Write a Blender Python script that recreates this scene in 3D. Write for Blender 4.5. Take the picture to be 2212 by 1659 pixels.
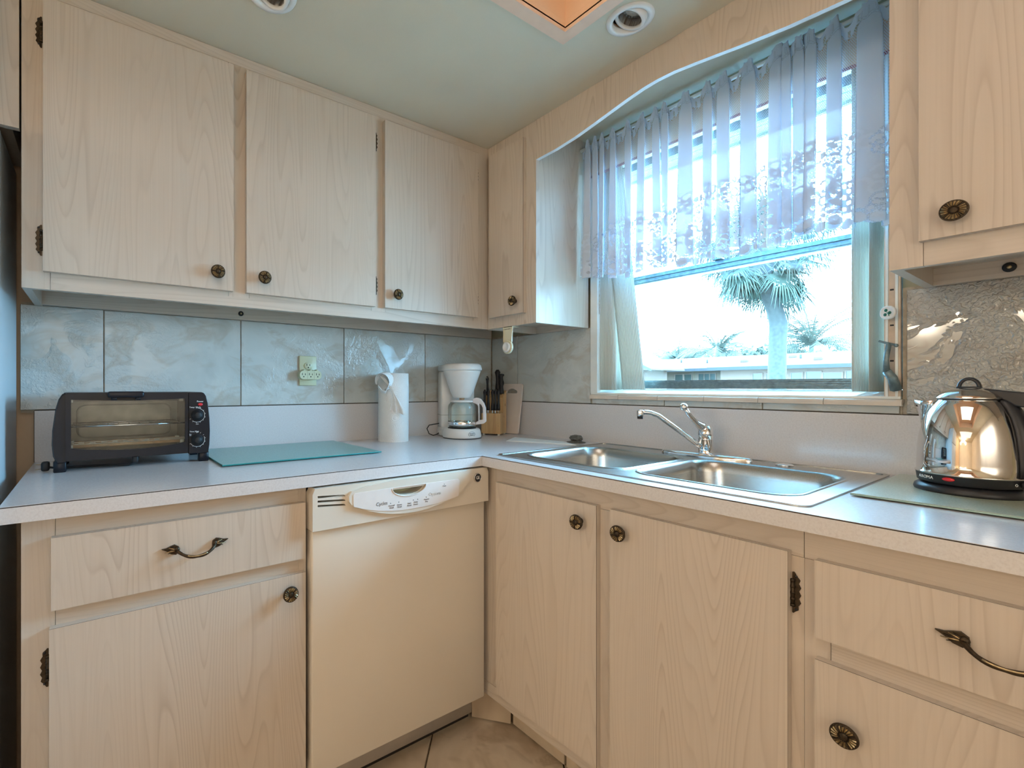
import bpy, bmesh, math, random
import numpy as np
from mathutils import Vector, Matrix
from mathutils.geometry import tessellate_polygon

for o in list(bpy.data.objects):
    bpy.data.objects.remove(o)
SC = bpy.context.scene
COL = SC.collection
PI = math.pi
R = math.radians

# ---------------------------------------------------------------- camera
cam_d = bpy.data.cameras.new('camera')
cam = bpy.data.objects.new('camera', cam_d)
COL.objects.link(cam)
cam.location = (-1.6716, -1.7915, 1.1366)
cam.rotation_euler = (R(90), 0, -0.5946)
cam_d.sensor_width = 36.0
cam_d.lens = 1029.32 / 2212 * 36
cam_d.shift_x = 206 / 2212
cam_d.shift_y = 5.89 / 2212
cam_d.clip_start = 0.02
cam_d.clip_end = 400
SC.camera = cam

# ---------------------------------------------------------------- view, world, lights
SC.view_settings.view_transform = 'Standard'
SC.view_settings.look = 'None'
SC.view_settings.gamma = 1.0
SC.view_settings.use_curve_mapping = False
SC.cycles.transparent_max_bounces = 48
SC.view_settings.exposure = 0.90

SKY = 31.0
W = bpy.data.worlds.new('sky')
SC.world = W
W.use_nodes = True
nt = W.node_tree
nt.nodes.clear()
bg = nt.nodes.new('ShaderNodeBackground')
bg.inputs[0].default_value = (0.31, 0.65, 1.0, 1)
bg.inputs[1].default_value = SKY
wo = nt.nodes.new('ShaderNodeOutputWorld')
nt.links.new(bg.outputs[0], wo.inputs[0])


def area(name, loc, rot, sx, sy, watt, colr, portal=False):
    d = bpy.data.lights.new(name, 'AREA')
    d.shape = 'RECTANGLE'
    d.size = sx
    d.size_y = sy
    d.energy = watt
    d.color = colr
    o = bpy.data.objects.new(name, d)
    COL.objects.link(o)
    o.location = loc
    o.rotation_euler = rot
    if portal:
        d.cycles.is_portal = True
    return o


area('window_portal', (0.16, -1.04, 1.58), (0, R(90), 0), 0.98, 0.98, 1, (1, 1, 1), True)
WARM = (1.0, 0.96, 0.88)
# fluorescent panel in the ceiling tray, ceiling lamp in the room behind the camera, and a fill
area('tray_lamp', (-1.65, -1.60, 2.40), (0, 0, 0), 1.2, 0.8, 3.6, (1.0, 0.96, 0.88))
area('dining_lamp', (-4.2, -1.6, 2.10), (0, 0, 0), 1.6, 1.6, 5, WARM)
area('back_fill', (-1.9, -2.95, 1.45), (R(-82), 0, 0), 1.8, 0.7, 9, (1.0, 0.98, 0.93))  # added fill light at mid-height to brighten the lower cupboards

# ---------------------------------------------------------------- materials
MATS = {}


def nmat(name):
    m = bpy.data.materials.new(name)
    m.use_nodes = True
    MATS[name] = m
    t = m.node_tree
    t.nodes.clear()
    out = t.nodes.new('ShaderNodeOutputMaterial')
    return m, t, out


def N(t, typ, **kw):
    n = t.nodes.new(typ)
    for k, v in kw.items():
        if k.startswith('i_'):
            n.inputs[k[2:].replace('_', ' ')].default_value = v
        elif k.startswith('n'):
            n.inputs[int(k[1:])].default_value = v
        else:
            setattr(n, k, v)
    return n


def L(t, a, b):
    t.links.new(a, b)


def mth(t, op, a, b=None, c=None, clamp=False):
    n = t.nodes.new('ShaderNodeMath')
    n.operation = op
    n.use_clamp = clamp
    for i, v in enumerate((a, b, c)):
        if v is None:
            continue
        if isinstance(v, (int, float)):
            n.inputs[i].default_value = v
        else:
            t.links.new(v, n.inputs[i])
    return n.outputs[0]


def mixc(t, fac, a, b, mode='MIX'):
    n = t.nodes.new('ShaderNodeMix')
    n.data_type = 'RGBA'
    n.blend_type = mode
    for i, v in ((0, fac), (6, a), (7, b)):
        if isinstance(v, (int, float)):
            n.inputs[i].default_value = v
        elif isinstance(v, tuple):
            n.inputs[i].default_value = v if len(v) == 4 else v + (1,)
        else:
            t.links.new(v, n.inputs[i])
    return n.outputs[2]


def ramp(t, fac, stops):
    n = t.nodes.new('ShaderNodeValToRGB')
    cr = n.color_ramp
    while len(cr.elements) > 1:
        cr.elements.remove(cr.elements[-1])
    cr.elements[0].position = stops[0][0]
    c = stops[0][1]
    cr.elements[0].color = c if len(c) == 4 else c + (1,)
    for p, c in stops[1:]:
        e = cr.elements.new(p)
        e.color = c if len(c) == 4 else c + (1,)
    t.links.new(fac, n.inputs[0])
    return n.outputs[0]


def coords(t, scale=(1, 1, 1), kind='Object', rnd=0.0):
    tc = t.nodes.new('ShaderNodeTexCoord')
    mp = t.nodes.new('ShaderNodeMapping')
    mp.inputs['Scale'].default_value = scale
    t.links.new(tc.outputs[kind], mp.inputs[0])
    if rnd:
        oi = t.nodes.new('ShaderNodeObjectInfo')
        cb = t.nodes.new('ShaderNodeCombineXYZ')
        v = mth(t, 'MULTIPLY', oi.outputs['Random'], rnd)
        t.links.new(v, cb.inputs[0])
        t.links.new(mth(t, 'MULTIPLY', v, 1.7), cb.inputs[2])
        t.links.new(cb.outputs[0], mp.inputs['Location'])
    return mp.outputs[0]


def noise(t, vec, scale, detail=2.0, rough=0.5, dist=0.0):
    n = t.nodes.new('ShaderNodeTexNoise')
    n.inputs['Scale'].default_value = scale
    n.inputs['Detail'].default_value = detail
    n.inputs['Roughness'].default_value = rough
    n.inputs['Distortion'].default_value = dist
    t.links.new(vec, n.inputs['Vector'])
    return n.outputs[0]


def bump(t, h, strength=0.3, dist=0.002):
    n = t.nodes.new('ShaderNodeBump')
    n.inputs['Strength'].default_value = strength
    n.inputs['Distance'].default_value = dist
    t.links.new(h, n.inputs['Height'])
    return n.outputs[0]


def bsdf(t, out, color=None, rough=0.5, metal=0.0, spec=0.5, normal=None, coat=0.0, **kw):
    b = t.nodes.new('ShaderNodeBsdfPrincipled')
    if color is not None:
        if isinstance(color, tuple):
            b.inputs['Base Color'].default_value = color if len(color) == 4 else color + (1,)
        else:
            t.links.new(color, b.inputs['Base Color'])
    if isinstance(rough, (int, float)):
        b.inputs['Roughness'].default_value = rough
    else:
        t.links.new(rough, b.inputs['Roughness'])
    b.inputs['Metallic'].default_value = metal
    b.inputs['Specular IOR Level'].default_value = spec
    b.inputs['Coat Weight'].default_value = coat
    b.inputs['Coat Roughness'].default_value = 0.08
    if normal is not None:
        t.links.new(normal, b.inputs['Normal'])
    for k, v in kw.items():
        b.inputs[k].default_value = v
    t.links.new(b.outputs[0], out.inputs[0])
    return b


def plain(name, color, rough=0.5, metal=0.0, spec=0.5, var=0.04, vs=30, bs=0.0, bscale=300, **kw):
    """a plain paint, plastic or metal with a little unevenness of tone and surface"""
    m, t, out = nmat(name)
    v = coords(t)
    n = noise(t, v, vs, 3)
    d = tuple(max(0, c * (1 - var)) for c in color)
    e = tuple(min(1, c * (1 + var)) for c in color)
    c = ramp(t, n, [(0.3, d), (0.7, e)])
    nm = bump(t, noise(t, v, bscale, 2), bs, 0.001) if bs else None
    bsdf(t, out, c, rough, metal, spec, nm, **kw)
    return m


def maple(name, sc, tint=(1, 1, 1)):
    """whitened maple laminate: grain runs along the axis with the small scale"""
    m, t, out = nmat(name)
    v = coords(t, sc, rnd=3.0)
    w = noise(t, v, 1.0, 1.2, 0.35, 0.12)
    k = mth(t, 'FRACT', mth(t, 'MULTIPLY', w, 34.0))
    line = ramp(t, k, [(0.0, (1, 1, 1)), (0.20, (0.35, 0.35, 0.35)), (0.5, (0.05, 0.05, 0.05)), (0.90, (0, 0, 0)), (1.0, (1, 1, 1))])
    fine = noise(t, coords(t, tuple(s * (28 if s > 2 else 4) for s in sc), rnd=3.0), 1.0, 3, 0.6)
    tone = noise(t, v, 0.6, 1)
    mask = ramp(t, noise(t, v, 0.9, 1), [(0.35, (0.25,) * 3), (0.65, (1,) * 3)])
    base = mixc(t, tone, tuple(c * s for c, s in zip((0.64, 0.545, 0.45), tint)), tuple(c * s for c, s in zip((0.585, 0.51, 0.435), tint)))
    f1 = mth(t, 'MULTIPLY', mth(t, 'MULTIPLY', line, mask), 0.66)
    c1 = mixc(t, f1, base, tuple(c * s for c, s in zip((0.46, 0.375, 0.30), tint)))
    f2 = ramp(t, fine, [(0.42, (0.0,) * 3), (0.68, (0.20,) * 3)])
    c2 = mixc(t, f2, c1, (0.49, 0.41, 0.33))
    bsdf(t, out, c2, 0.42, 0, 0.35, bump(t, fine, 0.06, 0.001))
    return m


maple('maple_v', (8, 8, 0.62))
maple('maple_x', (0.62, 8, 8))
maple('maple_y', (8, 0.62, 8))
plain('seam_dark', (0.035, 0.025, 0.02), 0.8)
plain('cabinet_inside', (0.20, 0.13, 0.085), 0.7, var=0.15)


def laminate():
    m, t, out = nmat('laminate')
    v = coords(t)
    n = noise(t, v, 240, 2, 0.7)
    n2 = noise(t, coords(t, (3, 3, 60)), 6, 2)
    c = ramp(t, n, [(0.3, (0.60, 0.57, 0.57)), (0.5, (0.65, 0.63, 0.63)), (0.7, (0.68, 0.66, 0.66))])
    c = mixc(t, mth(t, 'MULTIPLY', n2, 0.2), c, (0.68, 0.66, 0.66))
    bsdf(t, out, c, 0.24, 0, 0.6, bump(t, noise(t, v, 420, 2), 0.06, 0.0006), coat=0.2)


laminate()


def tile(name, ca, cb, cc, rough=0.13, relief=0.5, lo=0.46, hi=0.56):
    """glazed marbled tile; the relief comes in cloudy patches"""
    m, t, out = nmat(name)
    v = coords(t, rnd=40.0)
    warp = noise(t, v, 3.2, 3, 0.6, 1.2)
    streak = noise(t, coords(t, (1.2, 1.2, 2.2), rnd=23.0), 4.5, 3, 0.6, 0.9)
    c = ramp(t, warp, [(0.30, ca), (0.52, cb), (0.72, ca)])
    s = ramp(t, streak, [(0.50, (0,) * 3), (0.60, (0.75,) * 3), (0.70, (0.1,) * 3)])
    c = mixc(t, s, c, cc)
    msk = ramp(t, noise(t, v, 9, 4, 0.65, 0.6), [(lo, (0,) * 3), (hi, (1,) * 3)])
    rel = noise(t, v, 150 if relief < 1 else 125, 1, 0.5, 0.8)
    h = mth(t, 'MULTIPLY', rel, msk)
    bsdf(t, out, c, rough, 0, 0.5 if relief < 1 else 1.0, bump(t, h, relief, 0.0035 if relief < 1 else 0.0055))


tile('wall_tile', (0.50, 0.53, 0.51), (0.60, 0.625, 0.60), (0.48, 0.45, 0.39), 0.14, 0.45)
tile('relief_tile', (0.42, 0.415, 0.385), (0.48, 0.47, 0.43), (0.38, 0.34, 0.29), 0.085, 1.0, 0.44, 0.50)
tile('floor_tile', (0.50, 0.39, 0.28), (0.64, 0.53, 0.40), (0.40, 0.30, 0.20), 0.30, 0.08)
plain('grout', (0.16, 0.115, 0.075), 0.95, var=0.3, vs=80)
plain('light_grout', (0.50, 0.43, 0.33), 0.95, var=0.2, vs=60)
plain('trim_tile', (0.66, 0.58, 0.49), 0.18, var=0.08, vs=9)
plain('wall_paint', (0.62, 0.46, 0.31), 0.8, var=0.04, vs=4, bs=0.15)
plain('room_paint', (0.80, 0.73, 0.63), 0.85, var=0.04, vs=3)
plain('ceiling_paint', (0.66, 0.60, 0.47), 0.85, var=0.05, vs=2.5, bs=0.2, bscale=500)
plain('tray_paint', (0.86, 0.58, 0.38), 0.8, var=0.03, vs=4)
plain('cove_paint', (0.84, 0.60, 0.45), 0.5, var=0.03)
plain('olive_paint', (0.42, 0.40, 0.28), 0.8, var=0.06, vs=6)
plain('white_metal', (0.78, 0.80, 0.76), 0.35, var=0.06, vs=12)
plain('rod_and_lit_edge', (0.80, 0.84, 0.84), 0.45, var=0.04)  # white of the curtain rod, also the daylight put on the valance edge
plain('anodised', (0.20, 0.27, 0.29), 0.45, 0.5, var=0.25, vs=90, bs=0.2)
plain('track_metal', (0.55, 0.45, 0.36), 0.45, 0.3, var=0.2, vs=20)
plain('black_plastic', (0.008, 0.009, 0.014), 0.34, spec=0.32, var=0.1)
plain('matte_black', (0.012, 0.012, 0.014), 0.55, var=0.1)
plain('rubber', (0.02, 0.02, 0.02), 0.7)
plain('white_plastic', (0.80, 0.79, 0.76), 0.28, var=0.02)
plain('carafe_white', (0.78, 0.74, 0.74), 0.25, var=0.02)
plain('ivory_plastic', (0.62, 0.62, 0.42), 0.35, var=0.03)
plain('cream_plastic', (0.74, 0.69, 0.50), 0.4, var=0.05)
plain('almond', (0.72, 0.65, 0.555), 0.30, var=0.02, vs=3)
plain('almond_panel', (0.78, 0.72, 0.68), 0.30, var=0.02)
plain('shadow_grey', (0.24, 0.23, 0.17), 0.5)
plain('board_plastic', (0.74, 0.66, 0.60), 0.45, var=0.03, bs=0.2, bscale=400)
plain('bronze', (0.055, 0.038, 0.022), 0.42, 0.7, var=0.3, vs=200)
plain('brass', (0.44, 0.34, 0.19), 0.36, 0.9, var=0.25, vs=150)
plain('chrome', (0.86, 0.87, 0.88), 0.06, 1.0, var=0.01)
plain('polished_steel', (0.80, 0.77, 0.74), 0.035, 1.0, var=0.02, vs=6)
plain('lamp_red', (0.70, 0.02, 0.03), 0.2, spec=0.7)
plain('print_grey', (0.20, 0.20, 0.21), 0.6)
plain('print_white', (0.85, 0.85, 0.85), 0.5)
plain('print_light', (0.50, 0.49, 0.47), 0.6)
plain('kettle_black', (0.022, 0.023, 0.028), 0.38, var=0.1)
plain('oven_tin', (0.22, 0.21, 0.19), 0.34, 0.6, var=0.2, vs=25)
plain('quartz_rod', (0.75, 0.52, 0.32), 0.4, var=0.15, vs=60)
plain('plate_grey', (0.42, 0.37, 0.32), 0.5)
plain('ceramic', (0.80, 0.80, 0.72), 0.4)
plain('dust_steel', (0.16, 0.15, 0.13), 0.6, 0.6, var=0.5, vs=300, bs=1.0, bscale=500)
plain('red_trim', (0.22, 0.02, 0.02), 0.6)
plain('valance_tan', (0.62, 0.38, 0.24), 0.6, var=0.06)
plain('fridge_white', (0.66, 0.70, 0.72), 0.42, var=0.03, vs=6, bs=0.35, bscale=260)
plain('dark_gap', (0.02, 0.015, 0.012), 0.9)
plain('eave_board', (0.16, 0.22, 0.20), 0.7, var=0.15)
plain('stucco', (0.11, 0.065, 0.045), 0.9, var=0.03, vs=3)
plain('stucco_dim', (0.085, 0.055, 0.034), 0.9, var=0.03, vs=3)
plain('roof_shingle', (0.06, 0.034, 0.022), 0.95, var=0.12, vs=40)
plain('fascia', (0.014, 0.012, 0.013), 0.8, var=0.15, vs=20)
plain('far_glass', (0.018, 0.024, 0.019), 0.3, var=0.2, vs=3)
plain('bounce_ground', (0.30, 0.28, 0.25), 0.9, var=0.1, vs=3)
plain('bark', (0.030, 0.028, 0.024), 0.95, var=0.3, vs=14, bs=0.6, bscale=30)
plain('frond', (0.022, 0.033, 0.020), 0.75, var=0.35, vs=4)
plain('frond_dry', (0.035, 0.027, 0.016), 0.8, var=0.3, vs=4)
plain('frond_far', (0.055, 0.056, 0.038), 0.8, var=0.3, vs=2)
plain('leaf_mass', (0.045, 0.048, 0.032), 0.85, var=0.35, vs=2)
plain('ornament_green', (0.02, 0.14, 0.10), 0.3)
plain('bulb_glass', (0.45, 0.47, 0.46), 0.12, 0.7, var=0.2, vs=90)
plain('blue_pack', (0.08, 0.16, 0.55), 0.3, var=0.6, vs=18)


def steel():
    m, t, out = nmat('brushed_steel')
    v = coords(t, (1, 40, 40))
    n = noise(t, v, 14, 3)
    c = ramp(t, n, [(0.3, (0.40, 0.40, 0.385)), (0.7, (0.54, 0.54, 0.52))])
    bsdf(t, out, c, 0.27, 1.0, 0.5, bump(t, noise(t, v, 40, 2), 0.04, 0.001))


steel()


def oak():
    m, t, out = nmat('block_wood')
    v = coords(t, (30, 30, 2.5))
    n = noise(t, v, 1.0, 3, 0.6, 0.4)
    c = ramp(t, n, [(0.3, (0.42, 0.23, 0.09)), (0.55, (0.62, 0.39, 0.18)), (0.75, (0.70, 0.47, 0.24))])
    sp = noise(t, coords(t), 60, 0)
    c = mixc(t, ramp(t, sp, [(0.76, (0,) * 3), (0.79, (1,) * 3)]), c, (0.12, 0.05, 0.02))
    bsdf(t, out, c, 0.5)


oak()


def paper():
    m, t, out = nmat('towel_paper')
    v = coords(t)
    vo = t.nodes.new('ShaderNodeTexVoronoi')
    vo.inputs['Scale'].default_value = 24
    t.links.new(v, vo.inputs['Vector'])
    ring = mth(t, 'SINE', mth(t, 'MULTIPLY', vo.outputs['Distance'], 75))
    h = mth(t, 'ADD', ring, noise(t, v, 350, 2))
    bsdf(t, out, (0.80, 0.79, 0.76), 0.9, 0, 0.2, bump(t, h, 0.35, 0.0008))


paper()


def thin_glass(name, tint=(0.97, 1, 0.99), gl=0.06, rough=0.0):
    m, t, out = nmat(name)
    tr = N(t, 'ShaderNodeBsdfTransparent')
    tr.inputs[0].default_value = tint + (1,)
    g = N(t, 'ShaderNodeBsdfGlossy')
    g.inputs['Roughness'].default_value = rough
    lw = N(t, 'ShaderNodeLayerWeight')
    lw.inputs[0].default_value = 0.25
    f = mth(t, 'ADD', mth(t, 'MULTIPLY', lw.outputs['Fresnel'], 0.7), gl, clamp=True)
    mx = N(t, 'ShaderNodeMixShader')
    L(t, f, mx.inputs[0])
    L(t, tr.outputs[0], mx.inputs[1])
    L(t, g.outputs[0], mx.inputs[2])
    L(t, mx.outputs[0], out.inputs[0])


thin_glass('clear_glass', (0.96, 1.0, 0.99), 0.02)
thin_glass('jug_glass', (0.96, 0.99, 0.97), 0.03)
thin_glass('oven_glass', (0.95, 0.97, 0.96), 0.03)


def board_glass(name, c0, c1, edge=False):
    m, t, out = nmat(name)
    v = coords(t)
    vo = t.nodes.new('ShaderNodeTexVoronoi')
    vo.inputs['Scale'].default_value = 330
    t.links.new(v, vo.inputs['Vector'])
    c = ramp(t, vo.outputs['Distance'], [(0.2, c0), (0.7, c1)])
    bsdf(t, out, c, 0.28, 0, 0.6, bump(t, vo.outputs['Distance'], 0.5, 0.001), coat=0.2)


board_glass('teal_glass', (0.13, 0.34, 0.33), (0.20, 0.44, 0.42))
board_glass('pale_glass', (0.36, 0.42, 0.33), (0.48, 0.52, 0.42))
plain('teal_edge', (0.02, 0.22, 0.22), 0.15)
plain('pale_edge', (0.30, 0.44, 0.38), 0.15)


def vane():
    m, t, out = nmat('blind_vane')
    tc = t.nodes.new('ShaderNodeTexCoord')
    sp = t.nodes.new('ShaderNodeSeparateXYZ')
    L(t, tc.outputs['UV'], sp.inputs[0])
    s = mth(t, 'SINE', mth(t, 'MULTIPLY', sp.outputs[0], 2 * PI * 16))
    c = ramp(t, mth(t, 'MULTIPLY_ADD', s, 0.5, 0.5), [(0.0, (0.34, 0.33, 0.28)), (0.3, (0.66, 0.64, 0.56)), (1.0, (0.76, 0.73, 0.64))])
    d = N(t, 'ShaderNodeBsdfPrincipled')
    L(t, c, d.inputs['Base Color'])
    d.inputs['Roughness'].default_value = 0.5
    L(t, bump(t, s, 0.5, 0.001), d.inputs['Normal'])
    tl = N(t, 'ShaderNodeBsdfTranslucent')
    L(t, c, tl.inputs[0])
    mx = N(t, 'ShaderNodeMixShader', n0=0.22)
    L(t, d.outputs[0], mx.inputs[1])
    L(t, tl.outputs[0], mx.inputs[2])
    L(t, mx.outputs[0], out.inputs[0])


vane()


def lace():
    m, t, out = nmat('lace')
    at = N(t, 'ShaderNodeAttribute')
    at.attribute_name = 'lace'
    tc = t.nodes.new('ShaderNodeTexCoord')
    sp = t.nodes.new('ShaderNodeSeparateXYZ')
    L(t, tc.outputs['UV'], sp.inputs[0])
    u, v = sp.outputs[0], sp.outputs[1]

    def net(pu, pv, thr):
        row = mth(t, 'FLOOR', mth(t, 'DIVIDE', v, pv))
        uu = mth(t, 'ADD', mth(t, 'DIVIDE', u, pu), mth(t, 'MULTIPLY', row, 0.5))
        a = mth(t, 'ABSOLUTE', mth(t, 'SUBTRACT', mth(t, 'FRACT', uu), 0.5))
        b = mth(t, 'ABSOLUTE', mth(t, 'SUBTRACT', mth(t, 'FRACT', mth(t, 'DIVIDE', v, pv)), 0.5))
        return mth(t, 'GREATER_THAN', mth(t, 'MAXIMUM', a, b), thr)
    fine = net(0.0042, 0.0040, 0.385)
    coarse = net(0.0075, 0.0050, 0.375)
    d = at.outputs['Fac']
    # attribute: 0 open, ~0.25 coarse net, ~0.5 fine net, above 0.6 solid motif of that weight
    is_c = mth(t, 'LESS_THAN', d, 0.38)
    net_a = mth(t, 'ADD', mth(t, 'MULTIPLY', coarse, is_c), mth(t, 'MULTIPLY', mth(t, 'MULTIPLY', fine, 1.0), mth(t, 'SUBTRACT', 1.0, is_c)))
    solid = mth(t, 'GREATER_THAN', d, 0.62)
    opn = mth(t, 'GREATER_THAN', d, 0.06)
    a = mth(t, 'ADD', mth(t, 'MULTIPLY', solid, d), mth(t, 'MULTIPLY', mth(t, 'SUBTRACT', 1.0, solid), mth(t, 'MULTIPLY', net_a, 0.97)))
    a = mth(t, 'MULTIPLY', a, opn, clamp=True)
    df = N(t, 'ShaderNodeBsdfDiffuse')
    df.inputs[0].default_value = (0.66, 0.76, 0.90, 1)  # white cloth tinted blue: window backlight put into the colour
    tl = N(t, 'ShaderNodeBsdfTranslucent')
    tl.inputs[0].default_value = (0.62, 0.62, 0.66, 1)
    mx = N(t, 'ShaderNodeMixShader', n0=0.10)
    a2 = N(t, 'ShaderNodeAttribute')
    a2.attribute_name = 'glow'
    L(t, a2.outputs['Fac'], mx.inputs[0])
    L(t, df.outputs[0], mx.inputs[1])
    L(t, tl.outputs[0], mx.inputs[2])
    tr = N(t, 'ShaderNodeBsdfTransparent')
    m2 = N(t, 'ShaderNodeMixShader')
    L(t, a, m2.inputs[0])
    L(t, tr.outputs[0], m2.inputs[1])
    L(t, mx.outputs[0], m2.inputs[2])
    L(t, m2.outputs[0], out.inputs[0])


lace()


def emit(name, col, s):
    m, t, out = nmat(name)
    e = N(t, 'ShaderNodeEmission')
    e.inputs[0].default_value = col + (1,)
    e.inputs[1].default_value = s
    L(t, e.outputs[0], out.inputs[0])


emit('globe_light', (1.0, 0.86, 0.66), 34.0)

# ---------------------------------------------------------------- mesh helpers


class MB:
    def __init__(s):
        s.v = []
        s.f = []
        s.m = []
        s.mats = []
        s.sm = []

    def mi(s, mat):
        if mat not in s.mats:
            s.mats.append(mat)
        return s.mats.index(mat)

    def add(s, vs, fs, mat, smooth=False, M=None):
        b = len(s.v)
        if M is not None:
            vs = [M @ Vector(p) for p in vs]
        s.v += [tuple(p) for p in vs]
        k = s.mi(mat)
        for f in fs:
            s.f.append(tuple(i + b for i in f))
            s.m.append(k)
            s.sm.append(smooth)
        return s

    def box(s, x0, x1, y0, y1, z0, z1, mat, M=None):
        x0, x1 = min(x0, x1), max(x0, x1)
        y0, y1 = min(y0, y1), max(y0, y1)
        z0, z1 = min(z0, z1), max(z0, z1)
        vs = [(x, y, z) for z in (z0, z1) for y in (y0, y1) for x in (x0, x1)]
        fs = [(0, 2, 3, 1), (4, 5, 7, 6), (0, 1, 5, 4), (2, 6, 7, 3), (0, 4, 6, 2), (1, 3, 7, 5)]
        return s.add(vs, fs, mat, False, M)

    def rbox(s, x0, x1, y0, y1, z0, z1, mat, r=0.003, seg=2, M=None, smooth=True):
        """box with rounded edges"""
        bm = bmesh.new()
        bmesh.ops.create_cube(bm, size=1)
        x0, x1 = min(x0, x1), max(x0, x1)
        y0, y1 = min(y0, y1), max(y0, y1)
        z0, z1 = min(z0, z1), max(z0, z1)
        for v in bm.verts:
            v.co = Vector(((x0 + x1) / 2 + v.co.x * (x1 - x0), (y0 + y1) / 2 + v.co.y * (y1 - y0), (z0 + z1) / 2 + v.co.z * (z1 - z0)))
        bmesh.ops.bevel(bm, geom=list(bm.edges), offset=min(r, (x1 - x0) * .49, (y1 - y0) * .49, (z1 - z0) * .49), segments=seg, profile=0.5, affect='EDGES')
        return s.bm(bm, mat, smooth, M)

    def bm(s, bm, mat, smooth=False, M=None):
        bm.verts.index_update()
        vs = [tuple(v.co) for v in bm.verts]
        fs = [tuple(v.index for v in f.verts) for f in bm.faces]
        bm.free()
        return s.add(vs, fs, mat, smooth, M)

    def poly(s, outer, holes, d0, d1, axis, mat, side=None, M=None, smooth_side=False):
        """extrude a 2-D outline with holes from d0 to d1 along an axis. 2-D pairs are (y,z), (x,z) or (x,y)."""
        loops = [list(outer)] + [list(h) for h in holes]
        flat = [p for l in loops for p in l]
        tri = tessellate_polygon([[Vector((p[0], p[1], 0)) for p in l] for l in loops])

        def P(p, d):
            return {'x': (d, p[0], p[1]), 'y': (p[0], d, p[1]), 'z': (p[0], p[1], d)}[axis]
        n = len(flat)
        vs = [P(p, d0) for p in flat] + [P(p, d1) for p in flat]
        fs = [tuple(q) for q in tri] + [tuple(i + n for i in reversed(q)) for q in tri]
        s.add(vs, fs, mat, False, M)
        b = 0
        for l in loops:
            k = len(l)
            vv = [P(p, d0) for p in l] + [P(p, d1) for p in l]
            ff = [(i, (i + 1) % k, (i + 1) % k + k, i + k) for i in range(k)]
            s.add(vv, ff, side or mat, smooth_side, M)
        return s

    def lathe(s, prof, n=32, mat='chrome', c=(0, 0, 0), M=None, cap=True, smooth=True, wob=None):
        vs = []
        for (r, z) in prof:
            for i in range(n):
                a = 2 * PI * i / n
                rr = r if wob is None else r * wob(a, z)
                vs.append((c[0] + rr * math.cos(a), c[1] + rr * math.sin(a), c[2] + z))
        fs = []
        for j in range(len(prof) - 1):
            for i in range(n):
                k = (i + 1) % n
                fs.append((j * n + i, j * n + k, (j + 1) * n + k, (j + 1) * n + i))
        s.add(vs, fs, mat, smooth, M)
        if cap:
            for j, rev in ((0, True), (len(prof) - 1, False)):
                if prof[j][0] > 1e-5:
                    ring = vs[j * n:(j + 1) * n]
                    s.add(ring, [tuple(reversed(range(n))) if rev else tuple(range(n))], mat, False, M)
        return s

    def tube(s, pts, r, mat, n=10, M=None, cap=True, smooth=True, flat=1.0):
        pts = [Vector(p) for p in pts]
        m = len(pts)
        rs = r if isinstance(r, (list, tuple)) else [r] * m
        vs = []
        up = Vector((0, 0, 1))
        pn = None
        for i, p in enumerate(pts):
            d = (pts[min(i + 1, m - 1)] - pts[max(i - 1, 0)]).normalized()
            if pn is None:
                a = up if abs(d.dot(up)) < 0.95 else Vector((1, 0, 0))
                nn = d.cross(a).normalized()
            else:
                nn = (pn - d * pn.dot(d)).normalized()
            pn = nn
            bb = d.cross(nn)
            for k in range(n):
                t = 2 * PI * k / n
                vs.append(p + (nn * math.cos(t) + bb * math.sin(t) * flat) * rs[i])
        fs = []
        for i in range(m - 1):
            for k in range(n):
                q = (k + 1) % n
                fs.append((i * n + k, i * n + q, (i + 1) * n + q, (i + 1) * n + k))
        if cap:
            fs.append(tuple(reversed(range(n))))
            fs.append(tuple(range((m - 1) * n, m * n)))
        return s.add(vs, fs, mat, smooth, M)

    def ball(s, c, r, mat, n=16, M=None, sc=(1, 1, 1)):
        prof = [(max(1e-6, math.sin(PI * j / (n // 2))) * 1.0, -math.cos(PI * j / (n // 2))) for j in range(n // 2 + 1)]
        T = Matrix.Translation(Vector(c)) @ Matrix.Diagonal((r * sc[0], r * sc[1], r * sc[2], 1))
        if M is not None:
            T = M @ T
        return s.lathe(prof, n, mat, M=T, cap=False)

    def mesh(s, name):
        me = bpy.data.meshes.new(name)
        me.from_pydata(s.v, [], s.f)
        for m in s.mats:
            me.materials.append(MATS[m])
        me.polygons.foreach_set('material_index', s.m)
        me.polygons.foreach_set('use_smooth', s.sm)
        me.validate()
        bm = bmesh.new()
        bm.from_mesh(me)
        if len(bm.verts) < 60000:
            bmesh.ops.remove_doubles(bm, verts=bm.verts, dist=1e-6)
            bmesh.ops.recalc_face_normals(bm, faces=bm.faces)
        bm.to_mesh(me)
        bm.free()
        me.update()
        return me


WM = {}


def put(name, data, parent=None, M=None, kind=None, **props):
    """link an object; M is its place in the WORLD whatever its parent is"""
    o = bpy.data.objects.new(name, data)
    COL.objects.link(o)
    M = M or Matrix.Identity(4)
    WM[o.name] = M
    if parent is not None:
        o.parent = parent
        o.matrix_basis = WM[parent.name].inverted() @ M
    else:
        o.matrix_basis = M
    if kind:
        o['kind'] = kind
    for k, v in props.items():
        o[k] = v
    return o


def part(name, mb, parent=None, M=None, **props):
    return put(name, mb.mesh(name) if isinstance(mb, MB) else mb, parent, M, **props)


def thing(name, label, cat, loc=(0, 0, 0), rz=0.0, group=None, M=None):
    M = M or (Matrix.Translation(Vector(loc)) @ Matrix.Rotation(rz, 4, 'Z'))
    o = put(name, None, None, M)
    o.empty_display_size = 0.05
    o['label'] = label
    o['category'] = cat
    if group:
        o['group'] = group
    return o


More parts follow.
